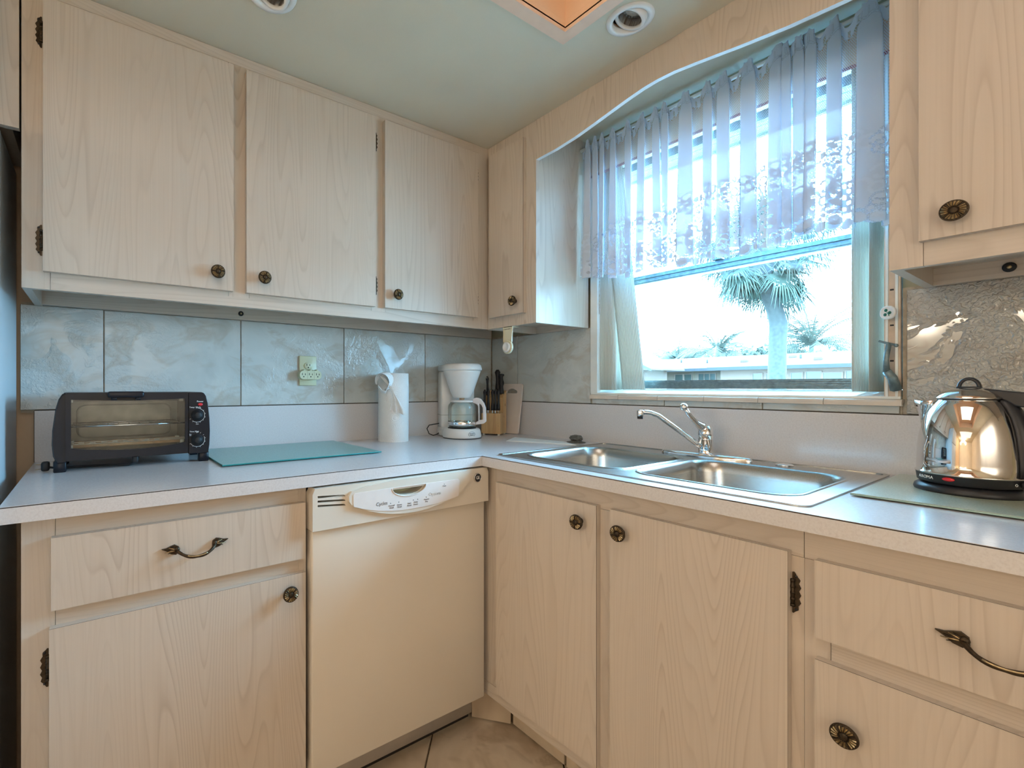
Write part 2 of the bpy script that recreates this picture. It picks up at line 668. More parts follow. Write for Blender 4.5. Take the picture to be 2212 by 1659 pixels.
def solo(name, mb, label, cat, M=None, group=None):
    o = part(name, mb, None, M)
    o['label'] = label
    o['category'] = cat
    if group:
        o['group'] = group
    return o


def text(s, size, mat, M, parent, name='lettering', ext=0.0003, align='CENTER', bold=0.0, sx=1.0):
    cu = bpy.data.curves.new(name, 'FONT')
    cu.body = s
    cu.size = size
    cu.align_x = align
    cu.align_y = 'CENTER'
    cu.extrude = ext
    cu.offset = bold
    cu.resolution_u = 3
    tmp = bpy.data.objects.new('tmp', cu)
    COL.objects.link(tmp)
    dg = bpy.context.evaluated_depsgraph_get()
    me = bpy.data.meshes.new_from_object(tmp.evaluated_get(dg))
    bpy.data.objects.remove(tmp)
    me.materials.clear()
    me.materials.append(MATS[mat])
    return put(name, me, parent, M @ Matrix.Diagonal((sx, 1, 1, 1)))


def face_y(x, y, z, rot=0.0):
    """text frame on a surface that faces -y"""
    return Matrix.Translation((x, y, z)) @ Matrix.Rotation(R(90), 4, 'X') @ Matrix.Rotation(rot, 4, 'Z')


def face_x(x, y, z):
    """frame on a surface that faces -x: local x runs to -y, local y up"""
    return Matrix.Translation((x, y, z)) @ Matrix.Rotation(R(-90), 4, 'Z') @ Matrix.Rotation(R(90), 4, 'X')


def rrect(x0, x1, y0, y1, r, n=6):
    p = []
    for cx, cy, a in ((x1 - r, y1 - r, 0), (x0 + r, y1 - r, 90), (x0 + r, y0 + r, 180), (x1 - r, y0 + r, 270)):
        for i in range(n + 1):
            t = R(a + 90 * i / n)
            p.append((cx + r * math.cos(t), cy + r * math.sin(t)))
    return p

# ================================================================ the room
ZC = 0.914      # worktop
ZT = 2.129      # ceiling
ZU = 1.376      # underside of wall cabinets
XB = -7.2       # far end of the house behind
YF = -3.15      # wall opposite the dishwasher


def struct(name, mb, parent=None):
    return part(name, mb, parent, kind='structure') if parent is None else part(name, mb, parent)


# floor: screed and separate tiles, laid square to the cupboards, each tile a piece
m = MB().box(XB, 0.2, YF - 0.1, 0.1, -0.10, -0.006, 'grout')
floor = struct('floor', m)
# forty-centimetre tiles laid on the diagonal
ts = .408
q2_ = math.sqrt(.5)
tmesh = MB().rbox(-ts / 2 + .0025, ts / 2 - .0025, -ts / 2 + .0025, ts / 2 - .0025, -0.012, 0, 'floor_tile', 0.0015, 1, smooth=False).mesh('tile')
far = MB()
for i in range(-14, 6):
    for j in range(-16, 5):
        # u = (x - y) / sqrt2, w = (x + y) / sqrt2 ; grout lines at x - y = -.227 and x + y = -1.06
        u = -.227 * q2_ + (i + .5) * ts
        w = -1.06 * q2_ + (j + .5) * ts
        x, y = (u + w) * q2_, (w - u) * q2_
        if x < XB - .2 or x > .25 or y > .25 or y < YF - .2:
            continue
        Mt = Matrix.Translation((x, y, 0)) @ Matrix.Rotation(R(-45), 4, 'Z')
        if -2.4 < x < .1 and -2.1 < y < .1:
            part('tile', tmesh, floor, Mt)
        elif XB + .3 < x < -.3 and YF + .3 < y < -.3:
            far.box(-ts / 2 + .0025, ts / 2 - .0025, -ts / 2 + .0025, ts / 2 - .0025, -0.012, 0, 'floor_tile', Mt)
        else:
            far.box(-ts / 2 + .0025, ts / 2 - .0025, -ts / 2 + .0025, ts / 2 - .0025, -0.012, 0, 'floor_tile', Mt)
o = part('tile_field', far, floor)
o['kind'] = 'stuff'

# ceiling with the raised tray and the two lamp holes
CAN = [(-0.473, -1.048), (-1.299, -0.588)]
TX0, TX1, TY0, TY1 = -2.75, -0.592, -2.25, -0.929


def circ(cx, cy, r, n=28):
    return [(cx + r * math.cos(2 * PI * i / n), cy + r * math.sin(2 * PI * i / n)) for i in range(n)]


b = MB()
b.poly([(XB, YF - .1), (0.2, YF - .1), (0.2, 0.1), (XB, 0.1)],
       [[(TX0, TY0), (TX1, TY0), (TX1, TY1), (TX0, TY1)]] + [circ(x, y, 0.048) for x, y in CAN], ZT, ZT + 0.02, 'z', 'ceiling_paint', side='tray_paint')
ceiling = struct('ceiling', b)
b = MB()
b.box(TX1, TX1 + .02, TY0, TY1, ZT + .0201, ZT + .32, 'tray_paint')
b.box(TX0 - .02, TX0, TY0, TY1, ZT + .0201, ZT + .32, 'tray_paint')
b.box(TX0, TX1, TY1, TY1 + .02, ZT + .0201, ZT + .32, 'tray_paint')
b.box(TX0, TX1, TY0 - .02, TY0, ZT + .0201, ZT + .32, 'tray_paint')
b.box(TX0 - .02, TX1 + .02, TY0 - .02, TY1 + .02, ZT + .32, ZT + .34, 'tray_paint')
part('tray', b, ceiling)
w = .036
b = MB()
b.poly([(TX0 - w, TY0 - w), (TX1 + w, TY0 - w), (TX1 + w, TY1 + w), (TX0 - w, TY1 + w)],
       [[(TX0, TY0), (TX1, TY0), (TX1, TY1), (TX0, TY1)]], ZT - .010, ZT + .004, 'z', 'cove_paint')
struct('trim_1', b)

# walls
struct('wall_back', MB().box(XB, 0.20, 0.021, 0.12, 0, ZT, 'wall_paint'))
# window wall: opening y -1.482..-0.585, z 1.095..2.02
WY0, WY1, WZ0, WZ1 = -1.482, -0.583, 1.095, 2.03
b = MB()
b.poly([(YF - .1, 0), (0.12, 0), (0.12, ZT), (YF - .1, ZT)], [[(WY0, WZ0), (WY1, WZ0), (WY1, WZ1), (WY0, WZ1)]], 0.021, 0.20, 'x', 'olive_paint')
wallr = struct('wall_right', b)
struct('wall_left', MB().box(XB - .4, XB, YF - .1, 0.12, 0, ZT, 'room_paint'))
struct('wall_front', MB().box(XB, 0.2, YF - .4, YF, 0, ZT, 'room_paint'))
b = MB().box(XB, 0.2, YF, YF + .015, 0, 0.09, 'white_metal')
struct('baseboard_front', b)
# plaster above and beside the window, as far in as the tile faces
b = MB().box(0.004, 0.0205, WY0 - .005, -0.577, WZ1 - 0.03, ZT, 'olive_paint')
part('plaster', b, wallr)

# splashback tiles, each a piece of its wall; grout lines stand back
wallb = bpy.data.objects['wall_back']
g = 0.0016
b = MB().box(-1.85, 0.02, 0.012, 0.0205, 1.06, 1.385, 'light_grout')
part('grout_bed', b, wallb)
b = MB().box(0.0125, 0.0205, -0.585, 0.012, 1.06, 1.385, 'light_grout')
b.box(0.0125, 0.0205, -2.35, -1.4835, 1.06, 1.385, 'light_grout')
b.box(0.009, 0.0205, -1.4835, -0.585, 1.058, 1.10, 'light_grout')
part('grout_bed', b, wallr)
for x0, x1 in ((-1.852, -1.647), (-1.647, -1.23), (-1.23, -0.819), (-0.819, -0.41), (-0.41, 0.001)):
    dy = random.uniform(-.0004, .0004)
    b = MB().rbox(x0 + g, x1 - g, 0.004 + dy, 0.016, 1.0685, 1.3775, 'wall_tile', 0.0012, 1, smooth=False)
    part('tile', b, wallb)
for y0, y1 in ((-0.173, 0.003), (-0.5795, -0.173), (-1.90, -1.4905), (-2.32, -1.90)):
    b = MB().rbox(0.004, 0.016, y0 + g, y1 - g, 1.0685, 1.3775, 'relief_tile' if y0 < -1 else 'wall_tile', 0.0012, 1, smooth=False)
    part('tile', b, wallr)
# narrow cut tiles and bullnose sill under the window
for y0, y1 in ((-1.481, -1.183), (-1.183, -0.883), (-0.883, -0.586)):
    b = MB().rbox(0.003, 0.014, y0 + g, y1 - g, 1.0685, 1.0885, 'wall_tile', 0.001, 1, smooth=False)
    part('tile', b, wallr)
sill = struct('trim_2', MB().box(0.004, 0.10, -1.485, -0.585, 1.089, 1.098, 'light_grout'))
ys = [-1.487, -1.333, -1.177, -1.022, -0.867, -0.713, -0.586]
for y0, y1 in zip(ys, ys[1:]):
    prof = [(-.014, 1.0885), (-.014, 1.098), (-.012, 1.1025), (-.008, 1.1050), (0.10, 1.1055), (0.10, 1.097), (0.006, 1.096), (0.006, 1.0885)]
    b = MB().poly([(p[0], p[1]) for p in prof], [], y0 + .0007, y1 - .0007, 'y', 'trim_tile')
    part('tile', b, sill)

# ---------------------------------------------------------------- window
b = MB()
# white inner frame: sill strip, jamb flanges
b.box(0.0, 0.085, WY0, WY1, 1.1055, 1.112, 'white_metal')
b.poly([(0.0, 1.112), (0.085, 1.112), (0.085, 1.128), (0.07, 1.128)], [], WY0, WY1, 'y', 'white_metal')
win = struct('window_1', b)
b = MB().box(0.0, 0.012, WY0, WY0 + .030, 1.112, WZ1, 'track_metal')
b.box(-0.004, 0.0, WY0 + .004, WY0 + .009, 1.112, WZ1, 'white_metal')
b.box(-0.004, 0.0, WY0 + .022, WY0 + .027, 1.112, WZ1, 'white_metal')
for z in (1.20, 1.29, 1.38, 1.47):
    b.box(-0.001, 0.001, WY0 + .012, WY0 + .019, z, z + .004, 'matte_black')
part('side_track', b, win)
b = MB().box(0.0, 0.20, WY1 - .004, WY1 + .001, 1.112, WZ1, 'white_metal')
b.box(0.0, 0.022, WY1 - .030, WY1 - .004, 1.112, WZ1, 'white_metal')
b.box(0.11, 0.155, WY1 - .055, WY1 - .004, 1.112, WZ1, 'white_metal')
part('jamb', b, win)
XG = 0.085
b = MB()
b.box(XG, XG + .045, WY0, WY1, 1.130, 1.160, 'anodised')
for z in (1.134, 1.1405, 1.147, 1.1535):
    b.box(XG - .004, XG, WY0, WY1, z, z + .0028, 'anodised')
part('bottom_rail', b, win)
b = MB()
b.box(XG, XG + .035, WY0, WY1, 1.534, 1.566, 'anodised')
b.box(XG - .006, XG, WY0, WY1, 1.552, 1.556, 'anodised')
b.box(XG - .003, XG, WY0, WY1, 1.538, 1.542, 'anodised')
part('middle_rail', b, win)
b = MB().box(XG, XG + .035, WY0, WY1, 1.985, 2.03, 'anodised')
part('top_rail', b, win)
b = MB().box(XG, XG + .035, WY0, WY0 + .028, 1.13, 2.0, 'anodised')
part('stile', b, win)
b = MB().box(XG, XG + .035, WY1 - .03, WY1, 1.13, 2.0, 'anodised')
part('stile', b, win)
b = MB().box(XG - .022, XG, -1.043, -1.013, 1.566, 1.612, 'anodised')
b.box(XG - .026, XG, -1.047, -1.009, 1.572, 1.578, 'anodised')
part('latch', b, win)
for z0, z1 in ((1.158, 1.536), (1.564, 1.99)):
    b = MB().box(XG + .014, XG + .017, WY0 + .02, WY1 - .02, z0, z1, 'clear_glass')
    part('pane', b, win)
# crank operator in the right corner
b = MB()
b.tube([(-.006, -1.475, 1.130), (-.020, -1.4715, 1.158), (-.028, -1.462, 1.176)], [.012, .010, .009], 'anodised', 8)
b.tube([(-.028, -1.462, 1.174), (-.030, -1.4615, 1.205), (-.026, -1.466, 1.246)], [.007, .0055, .0055], 'anodised', 8)
b.tube([(-.024, -1.478, 1.240), (-.030, -1.448, 1.252)], .0028, 'anodised', 8)
b.ball((-.024, -1.479, 1.239), .0045, 'anodised', 10)
part('crank_handle', b, win)

# ================================================================ cupboards
T = .018


def knob_mesh(r=.0195):
    b = MB()
    b.lathe([(.0075, 0), (.006, .008), (.0085, .013), (r * .93, .0165), (r, .0195), (r * .97, .0225)], 32, 'bronze')
    n = 60
    vs = []
    rings = [(r * .95, .0222), (r * .84, .0238), (r * .62, .0246), (r * .40, .0240), (r * .30, .0222)]
    for j, (rr, z) in enumerate(rings):
        for i in range(n):
            up = (.0012 if i % 3 == 0 else -.0005) if 0 < j < 4 else 0
            a = 2 * PI * (i + 0.4 * j) / n
            vs.append((rr * math.cos(a), rr * math.sin(a), z + up))
    for j in range(4):
        for i in range(n):
            k = (i + 1) % n
            rnd = ((i // 3) * 7 + 3) % 5
            mat = 'brass' if (i % 3 != 1 and j in (1, 2) and rnd != 0) else 'bronze'
            b.add([vs[j * n + i], vs[j * n + k], vs[(j + 1) * n + k], vs[(j + 1) * n + i]], [(0, 1, 2, 3)], mat)
    b.lathe([(r * .32, .0215), (r * .30, .0235), (r * .22, .0245), (.0001, .0248)], 20, 'bronze', cap=False)
    me = b.mesh('knob')
    return me


KNOB = knob_mesh()


def hinge_mesh():
    """scalloped leaf in the x-z plane facing -y, barrel along its right edge"""
    b = MB()
    pts = []
    h = .038
    n = 22
    for i in range(n + 1):
        t = -1 + 2 * i / n
        wv = .0105 * (1 - abs(t) ** 5) + .0016 * math.sin(t * PI * 5.5)
        pts.append((-max(wv, .001), t * h))
    pts += [(.001, h * .98), (.001, -h * .98)]
    b.poly(pts, [], 0, -.0022, 'y', 'bronze')
    b.tube([(.0, -.0035, -h * .62), (.0, -.0035, h * .62)], .0032, 'bronze', 10)
    for z in (-.6, -.3, 0, .3, .6):
        b.tube([(0, -.0035, z * h - .0022), (0, -.0035, z * h + .0022)], .0040, 'bronze', 10)
    for z in (-.8, .8):
        b.lathe([(.0024, 0), (.0022, .0012), (.0001, .0018)], 10, 'matte_black', M=Matrix.Translation((-.005, -.0022, z * h)) @ Matrix.Rotation(R(90), 4, 'X'))
    return b.mesh('hinge')


HINGE = hinge_mesh()


def rot_for(f):
    """local frame whose -y faces the room: f = 'A' wall along x, 'B' wall along y"""
    return Matrix.Identity(4) if f == 'A' else Matrix.Rotation(R(-90), 4, 'Z')


def pos(f, s, d, z):
    """s along the wall, d out from the wall (positive to the room)"""
    return (s, -d, z) if f == 'A' else (-d, s, z)


def slab(b, f, s0, s1, d0, d1, z0, z1, mat):
    if f == 'A':
        b.box(s0, s1, -d1, -d0, z0, z1, mat)
    else:
        b.box(-d1, -d0, s0, s1, z0, z1, mat)


def front(name, f, s0, s1, z0, z1, d, parent, edge='maple_v'):
    """overlay door or drawer front: edged core, thin dark glue line, laminate face"""
    b = MB()
    slab(b, f, s0, s1, d, d + T - .0024, z0, z1, edge)
    slab(b, f, s0 + .0002, s1 - .0002, d + T - .0024, d + T - .0006, z0 + .0002, z1 - .0002, 'seam_dark')
    slab(b, f, s0, s1, d + T - .0006, d + T, z0, z1, 'maple_v')
    return part(name, b, parent)


def knob(f, s, z, d, parent):
    M = Matrix.Translation(pos(f, s, d, z)) @ rot_for(f) @ Matrix.Rotation(R(90), 4, 'X') @ Matrix.Rotation(random.uniform(0, 6), 4, 'Z')
    return part('knob', KNOB, parent, M)


def hinge(f, s, z, d, parent, flip=False):
    M = Matrix.Translation(pos(f, s, d, z)) @ rot_for(f)
    if flip:
        M = M @ Matrix.Rotation(PI, 4, 'Y')
    return part('hinge', HINGE, parent, M)


def bar_handle_mesh():
    """drooping bow with leaf ends; local x along the drawer, -y out, z up"""
    b = MB()
    hw = .041
    pts = []
    for i in range(17):
        t = -1 + 2 * i / 16
        pts.append((t * hw, -.006 - .020 * (1 - t ** 4), -.016 * (1 - abs(t) ** 2.2)))
    b.tube(pts, [.0030 + .0009 * abs(math.cos(i * .6)) for i in range(17)], 'bronze', 10)
    b.tube([(p[0], p[1] - .0022, p[2] + .0018) for p in pts[4:13]], .0016, 'brass', 6)
    for sgn in (-1, 1):
        c = sgn * hw
        n = 9
        out = [(c - sgn * .006, .006), (c + sgn * .002, .0115), (c + sgn * .010, .0095), (c + sgn * .019, .0060), (c + sgn * .028, .0055),
               (c + sgn * .017, -.0010), (c + sgn * .010, -.0075), (c + sgn * .000, -.0105), (c - sgn * .007, -.006)]
        b.poly(out, [], -.0005, -.006, 'y', 'bronze')
        for k in range(5):
            a = (k - 2) * .26
            p0 = Vector((c - sgn * .003, -.0065, .0))
            L_ = .026 - .004 * abs(k - 1)
            p1 = p0 + Vector((sgn * L_ * math.cos(a), .0005, L_ * math.sin(a) * .8 + .003))
            b.tube([p0, (p0 + p1) / 2 + Vector((0, -.001, 0)), p1], [.0016, .0014, .0006], 'brass' if k % 2 else 'bronze', 6)
        b.ball((c - sgn * .002, -.006, .001), .006, 'bronze', 12, sc=(1, .8, 1))
    return b.mesh('handle')


HANDLE = bar_handle_mesh()
UA = 0.3095     # face of wall cabinets on the dishwasher side
UB = 0.3105     # face on the window side

# ---- wall cabinet, long run
cab = thing('wall_cabinet', 'long maple wall cabinet with three doors above the tiled splashback', 'cabinet', (-1.06, 0, ZU))
b = MB()
b.box(-1.817, -1.799, -UA + T, -.0, ZU, ZT - .001, 'maple_v')
b.box(-1.799, -UB, -UA + T, 0.0, ZU + .046, ZU + .062, 'maple_x')
b.box(-1.799, -UB, -UA + T, 0.0, ZT - .02, ZT - .002, 'maple_x')
b.box(-1.799, -UB, -.012, 0.0, ZU + .062, ZT - .02, 'maple_x')
b.box(-1.799, -0.02, -.020, 0.0, ZU + .002, ZU + .046, 'maple_x')
part('carcass', b, cab)
b = MB()
for s0, s1 in ((-1.817, -1.762), (-1.342, -1.283), (-.862, -.806), (-.392, -UB)):
    b.box(s0, s1, -UA, -UA + T, ZU, ZT - .001, 'maple_v')
for s0, s1 in ((-1.7612, -1.3428), (-1.2822, -.8628), (-.8052, -.3928)):
    b.box(s0, s1, -UA, -UA + T, 2.068, ZT - .001, 'maple_x')
    b.box(s0, s1, -UA, -UA + T, ZU, 1.4335, 'maple_x')
b.box(-1.76, -.36, -UA - .0006, -UA + .002, 2.098, ZT - .001, 'maple_x')
b.box(-1.757, -.36, -UA - .0006, -UA + .002, ZU, 1.405, 'maple_x')
part('face_frame', b, cab)
for s0, s1, ks, hs, fl in ((-1.775, -1.332, -1.379, -1.7762, False), (-1.295, -.854, -1.246, -.853, True), (-.817, -.380, -.773, -.3788, True)):
    d = front('door', 'A', s0, s1, 1.418, 2.084, UA, cab)
    knob('A', ks, 1.466, UA + T, d)
    for z in (1.495, 2.004):
        hinge('A', hs + (-.0028 if not fl else .0028), z, UA, d, fl)
b = MB()
b.lathe([(.009, 0), (.009, .003), (.006, .005), (.0001, .005)], 16, 'matte_black', M=Matrix.Translation((-1.236, -.020, 1.399)) @ Matrix.Rotation(R(90), 4, 'X'))
b.lathe([(.0035, 0), (.003, .002)], 12, 'brass', M=Matrix.Translation((-1.236, -.0245, 1.399)) @ Matrix.Rotation(R(90), 4, 'X'))
part('screw', b, cab)

# ---- narrow corner wall cabinet on the window side
cab = thing('wall_cabinet', 'narrow maple corner wall cabinet with one door beside the window', 'cabinet', (0, -.42, ZU))
b = MB()
b.box(-UB + T, 0.0, -.572, -.554, ZU, ZT - .001, 'maple_v')
b.box(-UB + T, 0.0, -.554, -UA + .0, ZU + .030, ZU + .046, 'maple_y')
b.box(-UB + T, 0.0, -.554, -UA, ZT - .02, ZT - .002, 'maple_y')
b.box(-.016, 0.0, -.554, -UA + T, ZU + .0, ZU + .030, 'maple_y')
b.box(-UB + T, 0.0, -UA, -UA + T, ZU, ZT - .002, 'maple_v')
part('carcass', b, cab)
b = MB()
b.box(-UB, -UB + T, -.572, -.512, ZU, ZT - .001, 'maple_v')
b.box(-UB, -UB + T, -.346, -UA - .0008, ZU, ZT - .001, 'maple_v')
b.box(-UB, -UB + T, -.5112, -.3468, 2.068, ZT - .001, 'maple_v')
b.box(-UB, -UB + T, -.5112, -.3468, ZU, 1.4335, 'maple_v')
part('face_frame', b, cab)
d = front('door', 'B', -.523, -.3355, 1.418, 2.082, UB, cab)
knob('B', -.485, 1.466, UB + T, d)

# ---- right wall cabinet
cab = thing('wall_cabinet', 'maple wall cabinet with one wide door above the steel kettle', 'cabinet', (0, -1.9, ZU))
b = MB()
b.box(-UB + T, 0.0, -1.541, -1.523, ZU, ZT - .001, 'maple_v')
b.box(-UB + T, 0.0, -2.30, -1.541, ZU + .040, ZU + .056, 'maple_y')
b.box(-UB + T, 0.0, -2.30, -1.541, ZT - .02, ZT - .002, 'maple_y')
b.box(-.018, 0.0, -2.30, -1.541, ZU + .001, ZU + .040, 'maple_y')
part('carcass', b, cab)
b = MB()
b.box(-UB, -UB + T, -1.5715, -1.523, ZU, ZT - .001, 'maple_v')
b.box(-UB, -UB + T, -2.30, -1.5723, ZU, 1.4335, 'maple_y')
b.box(-UB, -UB + T, -2.30, -1.5723, 2.068, ZT - .001, 'maple_y')
part('face_frame', b, cab)
d = front('door', 'B', -2.00, -1.568, 1.4225, 2.082, UB, cab)
knob('B', -1.617, 1.4645, UB + T, d)
b = MB()
M_ = Matrix.Translation((-.020, -1.655, 1.397)) @ Matrix.Rotation(R(-90), 4, 'Y')
b.lathe([(.0105, 0), (.0105, .002), (.008, .004), (.0001, .004)], 20, 'matte_black', M=M_)
b.lathe([(.004, .003), (.0035, .006), (.0001, .0065)], 12, 'brass', M=M_)
part('screw', b, cab)

# ---- cabinet over the fridge
cab = thing('fridge_top_cabinet', 'short maple cabinet above the white fridge', 'cabinet', (-2.2, 0, 1.757))
b = MB()
b.box(-2.70, -1.84, -UA + T, 0.0, 1.775, ZT - .001, 'maple_x')
part('carcass', b, cab)
b = MB()
b.box(-2.70, -1.8215, -UA, -UA + T, 1.757, ZT - .001, 'maple_v')
part('face_frame', b, cab)
front('door', 'A', -2.24, -1.86, 1.80, 2.10, UA, cab)

# ---- board over the window: arched lower edge
b = MB()
arch = [(-.5725, 1.982), (-.66, 1.984), (-.741, 1.991), (-.83, 2.006), (-.93, 2.024), (-.985, 2.032), (-1.03, 2.0345), (-1.08, 2.032), (-1.137, 2.024), (-1.249, 2.006), (-1.35, 1.992), (-1.452, 1.984), (-1.5225, 1.982)]
b.poly(arch + [(-1.5225, ZT - .0005), (-.5725, ZT - .0005)], [], -UB, -UB + T - .003, 'x', 'maple_v', side='rod_and_lit_edge')  # bright edge colour stands for daylight falling on it from below
val = solo('window_valance', b, 'maple valance board with gently arched lower edge over the window, coloured as if lit', 'valance')

# ---------------------------------------------------------------- base units
LA = 0.600
LB = 0.600
ZP = 0.166      # bottom of doors
ZK = 0.125      # bottom of carcass

cab = thing('base_cabinet', 'maple base cabinet with a drawer over a door, below the black toaster oven', 'cabinet', (-1.5, -.3, 0))
b = MB()
b.box(-1.789, -1.771, -LA + T, -.01, ZK, .8815, 'maple_v')
b.box(-1.230, -1.2145, -LA + T, -.01, ZK, .8815, 'maple_v')
b.box(-1.771, -1.230, -LA + T, -.01, ZK, ZK + .016, 'maple_x')
b.box(-1.785, -1.216, -.535, -.52, 0.0, ZK, 'cabinet_inside')
part('carcass', b, cab)
b = MB()
b.box(-1.789, -1.7364, -LA, -LA + T, ZK, .8815, 'maple_v')
b.box(-1.7356, -1.2356, -LA, -LA + T, .825, .8815, 'maple_x')
b.box(-1.7356, -1.2356, -LA, -LA + T, .640, .712, 'maple_x')
b.box(-1.7356, -1.2356, -LA, -LA + T, ZK, .185, 'maple_x')
b.box(-1.2352, -1.2145, -LA, -LA + T, ZK, .8815, 'maple_v')
part('face_frame', b, cab)
dr = front('drawer', 'A', -1.742, -1.222, .6965, .8395, LA, cab)
part('handle', HANDLE, dr, Matrix.Translation((-1.4815, -LA - T, .7765)))
d = front('door', 'A', -1.745, -1.222, ZP - .003, .661, LA, cab)
knob('A', -1.268, .6215, LA + T, d)
hinge('A', -1.748, .581, LA, d)

cab = thing('sink_cabinet', 'maple base cabinet with two tall doors below the steel sink', 'cabinet', (-.3, -1.05, 0))
b = MB()
b.box(-LB + T, -.01, -.62, -.602, ZK, .8815, 'maple_v')
b.box(-LB + T, -.01, -1.463, -1.445, ZK, .8815, 'maple_v')
b.box(-LB + T, -.01, -1.445, -.62, ZK, ZK + .016, 'maple_y')
part('carcass', b, cab)
b = MB()
b.box(-LB, -LB + T, -.694, -.602, ZK + .044, .8815, 'maple_v')
b.box(-LB, -LB + T, -1.092, -1.034, ZK, .8245, 'maple_v')
b.box(-LB, -LB + T, -1.468, -1.438, ZK, .8245, 'maple_v')
b.box(-LB, -LB + T, -1.4675, -.694, .8253, .8815, 'maple_y')
b.box(-LB - .001, -LB + T, -1.4675, -.602, ZK, ZK + .0432, 'maple_y')
part('face_frame', b, cab)
d = front('door', 'B', -1.0455, -.681, ZP, .8345, LB, cab)
knob('B', -.783, .6975, LB + T, d) if False else knob('B', -1.0, .786, LB + T, d)
d = front('door', 'B', -1.4485, -1.084, ZP, .8345, LB, cab)
knob('B', -1.118, .786, LB + T, d)
hinge('B', -1.4515, .757, LB, d, True)

cab = thing('base_cabinet', 'maple base cabinet with a drawer over a door, below the steel kettle', 'cabinet', (-.3, -1.9, 0))
b = MB()
b.box(-LB + T, -.01, -2.32, -1.470, ZK, ZK + .016, 'maple_y')
b.box(-LB + T, -.01, -1.486, -1.470, ZK, .8815, 'maple_v')
part('carcass', b, cab)
b = MB()
b.box(-LB, -LB + T, -1.5055, -1.4685, ZK, .8245, 'maple_v')
b.box(-LB, -LB + T, -2.32, -1.4685, .8253, .8815, 'maple_y')
b.box(-LB, -LB + T, -2.32, -1.5063, .636, .710, 'maple_y')
b.box(-LB, -LB + T, -2.32, -1.5063, ZK, .19, 'maple_y')
part('face_frame', b, cab)
dr = front('drawer', 'B', -1.93, -1.488, .694, .8305, LB, cab)
part('handle', HANDLE, dr, Matrix.Translation((-LB - T, -1.703, .7665)) @ rot_for('B'))
d = front('door', 'B', -1.93, -1.488, ZP, .656, LB, cab)
knob('B', -1.533, .555, LB + T, d)

# plinth tiles under the sink side
kick = struct('baseboard_right', MB().box(-.50, -.45, -2.3, -.60, 0, ZK, 'grout'))
for y0, y1 in ((-.859, -.645), (-1.30, -.863), (-1.63, -1.302), (-1.96, -1.632), (-2.29, -1.962)):
    b = MB().rbox(-.507, -.499, y0 + .002, y1 - .002, 0.004, ZK - .002, 'floor_tile', .001, 1, smooth=False)
    part('tile', b, kick)
a0 = Vector((-.592, -.537))
a1 = Vector((-.507, -.637))
dd = (a1 - a0).normalized()
nn = Vector((dd.y, -dd.x)) * -.008
b = MB().poly([tuple(a0), tuple(a1), tuple(a1 - nn), tuple(a0 - nn)], [], 0.004, ZK - .002, 'z', 'floor_tile')
part('tile', b, kick)

# ---------------------------------------------------------------- worktop
SX0, SX1, SY0, SY1 = -.560, -.040, -1.440, -.680
b = MB()
b.poly([(-1.818, -.636), (-.636, -.636), (-.636, -2.32), (0.0, -2.32), (0.0, 0.0), (-1.818, 0.0)],
       [[(SX0, SY0), (SX1, SY0), (SX1, SY1), (SX0, SY1)]], .882, ZC, 'z', 'laminate')
top = solo('worktop', b, 'pale speckled L-shaped laminate worktop with low splashback', 'worktop')
b = MB()
b.box(-1.818, -.6365, -.6368, -.6350, .8815, .9114, 'laminate')
b.box(-1.818, -.6362, -.6362, -.6350, .9114, .9132, 'seam_dark')
b.box(-.6368, -.6350, -2.32, -.6372, .8815, .9114, 'laminate')
b.box(-.6362, -.6350, -2.32, -.6365, .9114, .9132, 'seam_dark')
b.box(-.6368, -.6362, -.6371, -.6365, .8815, .9114, 'seam_dark')
part('edge_band', b, top)
b = MB()
b.box(-1.818, -.0, 0.0, .0205, ZC, 1.0655, 'laminate')
b.box(0.0, .0205, -2.32, .0205, ZC, 1.0655, 'laminate')
b.box(-1.819, -1.8178, -.0005, .0205, ZC, 1.0655, 'seam_dark')
b.box(-1.818, .004, .0012, .0205, 1.0655, 1.0672, 'seam_dark')
b.box(.0012, .0205, -2.32, .004, 1.0655, 1.0672, 'seam_dark')
solo('splashback', b, 'low pale laminate splashback strip behind the worktop', 'splashback')

# ---------------------------------------------------------------- fridge
fr = thing('fridge', 'tall white fridge at the end of the worktop', 'fridge', (-2.23, -.35, 0))
b = MB().rbox(-2.61, -1.858, -.64, .0, .02, 1.757, 'fridge_white', .008, 2)
part('body', b, fr)
b = MB().rbox(-2.61, -1.858, -.70, -.645, .04, 1.27, 'fridge_white', .012, 3)
part('door', b, fr)
b = MB().rbox(-2.61, -1.858, -.70, -.645, 1.28, 1.757, 'fridge_white', .012, 3)
part('door', b, fr)

# ---------------------------------------------------------------- dishwasher
dw = thing('dishwasher', 'almond dishwasher built in beside the corner under the worktop', 'dishwasher', (-.917, -.33, 0))
b = MB()
b.box(-1.208, -.612, -.58, -.03, .10, .875, 'dark_gap')
b.box(-1.212, -.604, -.530, -.52, .0, .128, 'dark_gap')
part('tub', b, dw)
b = MB().rbox(-1.2105, -.6195, -.630, -.585, .128, .7655, 'almond', .004, 2)
part('door', b, dw)
b = MB()
b.rbox(-1.205, -.600, -.545, -.533, .020, .1275, 'plate_grey', .002, 1)
part('kick_plate', b, dw)
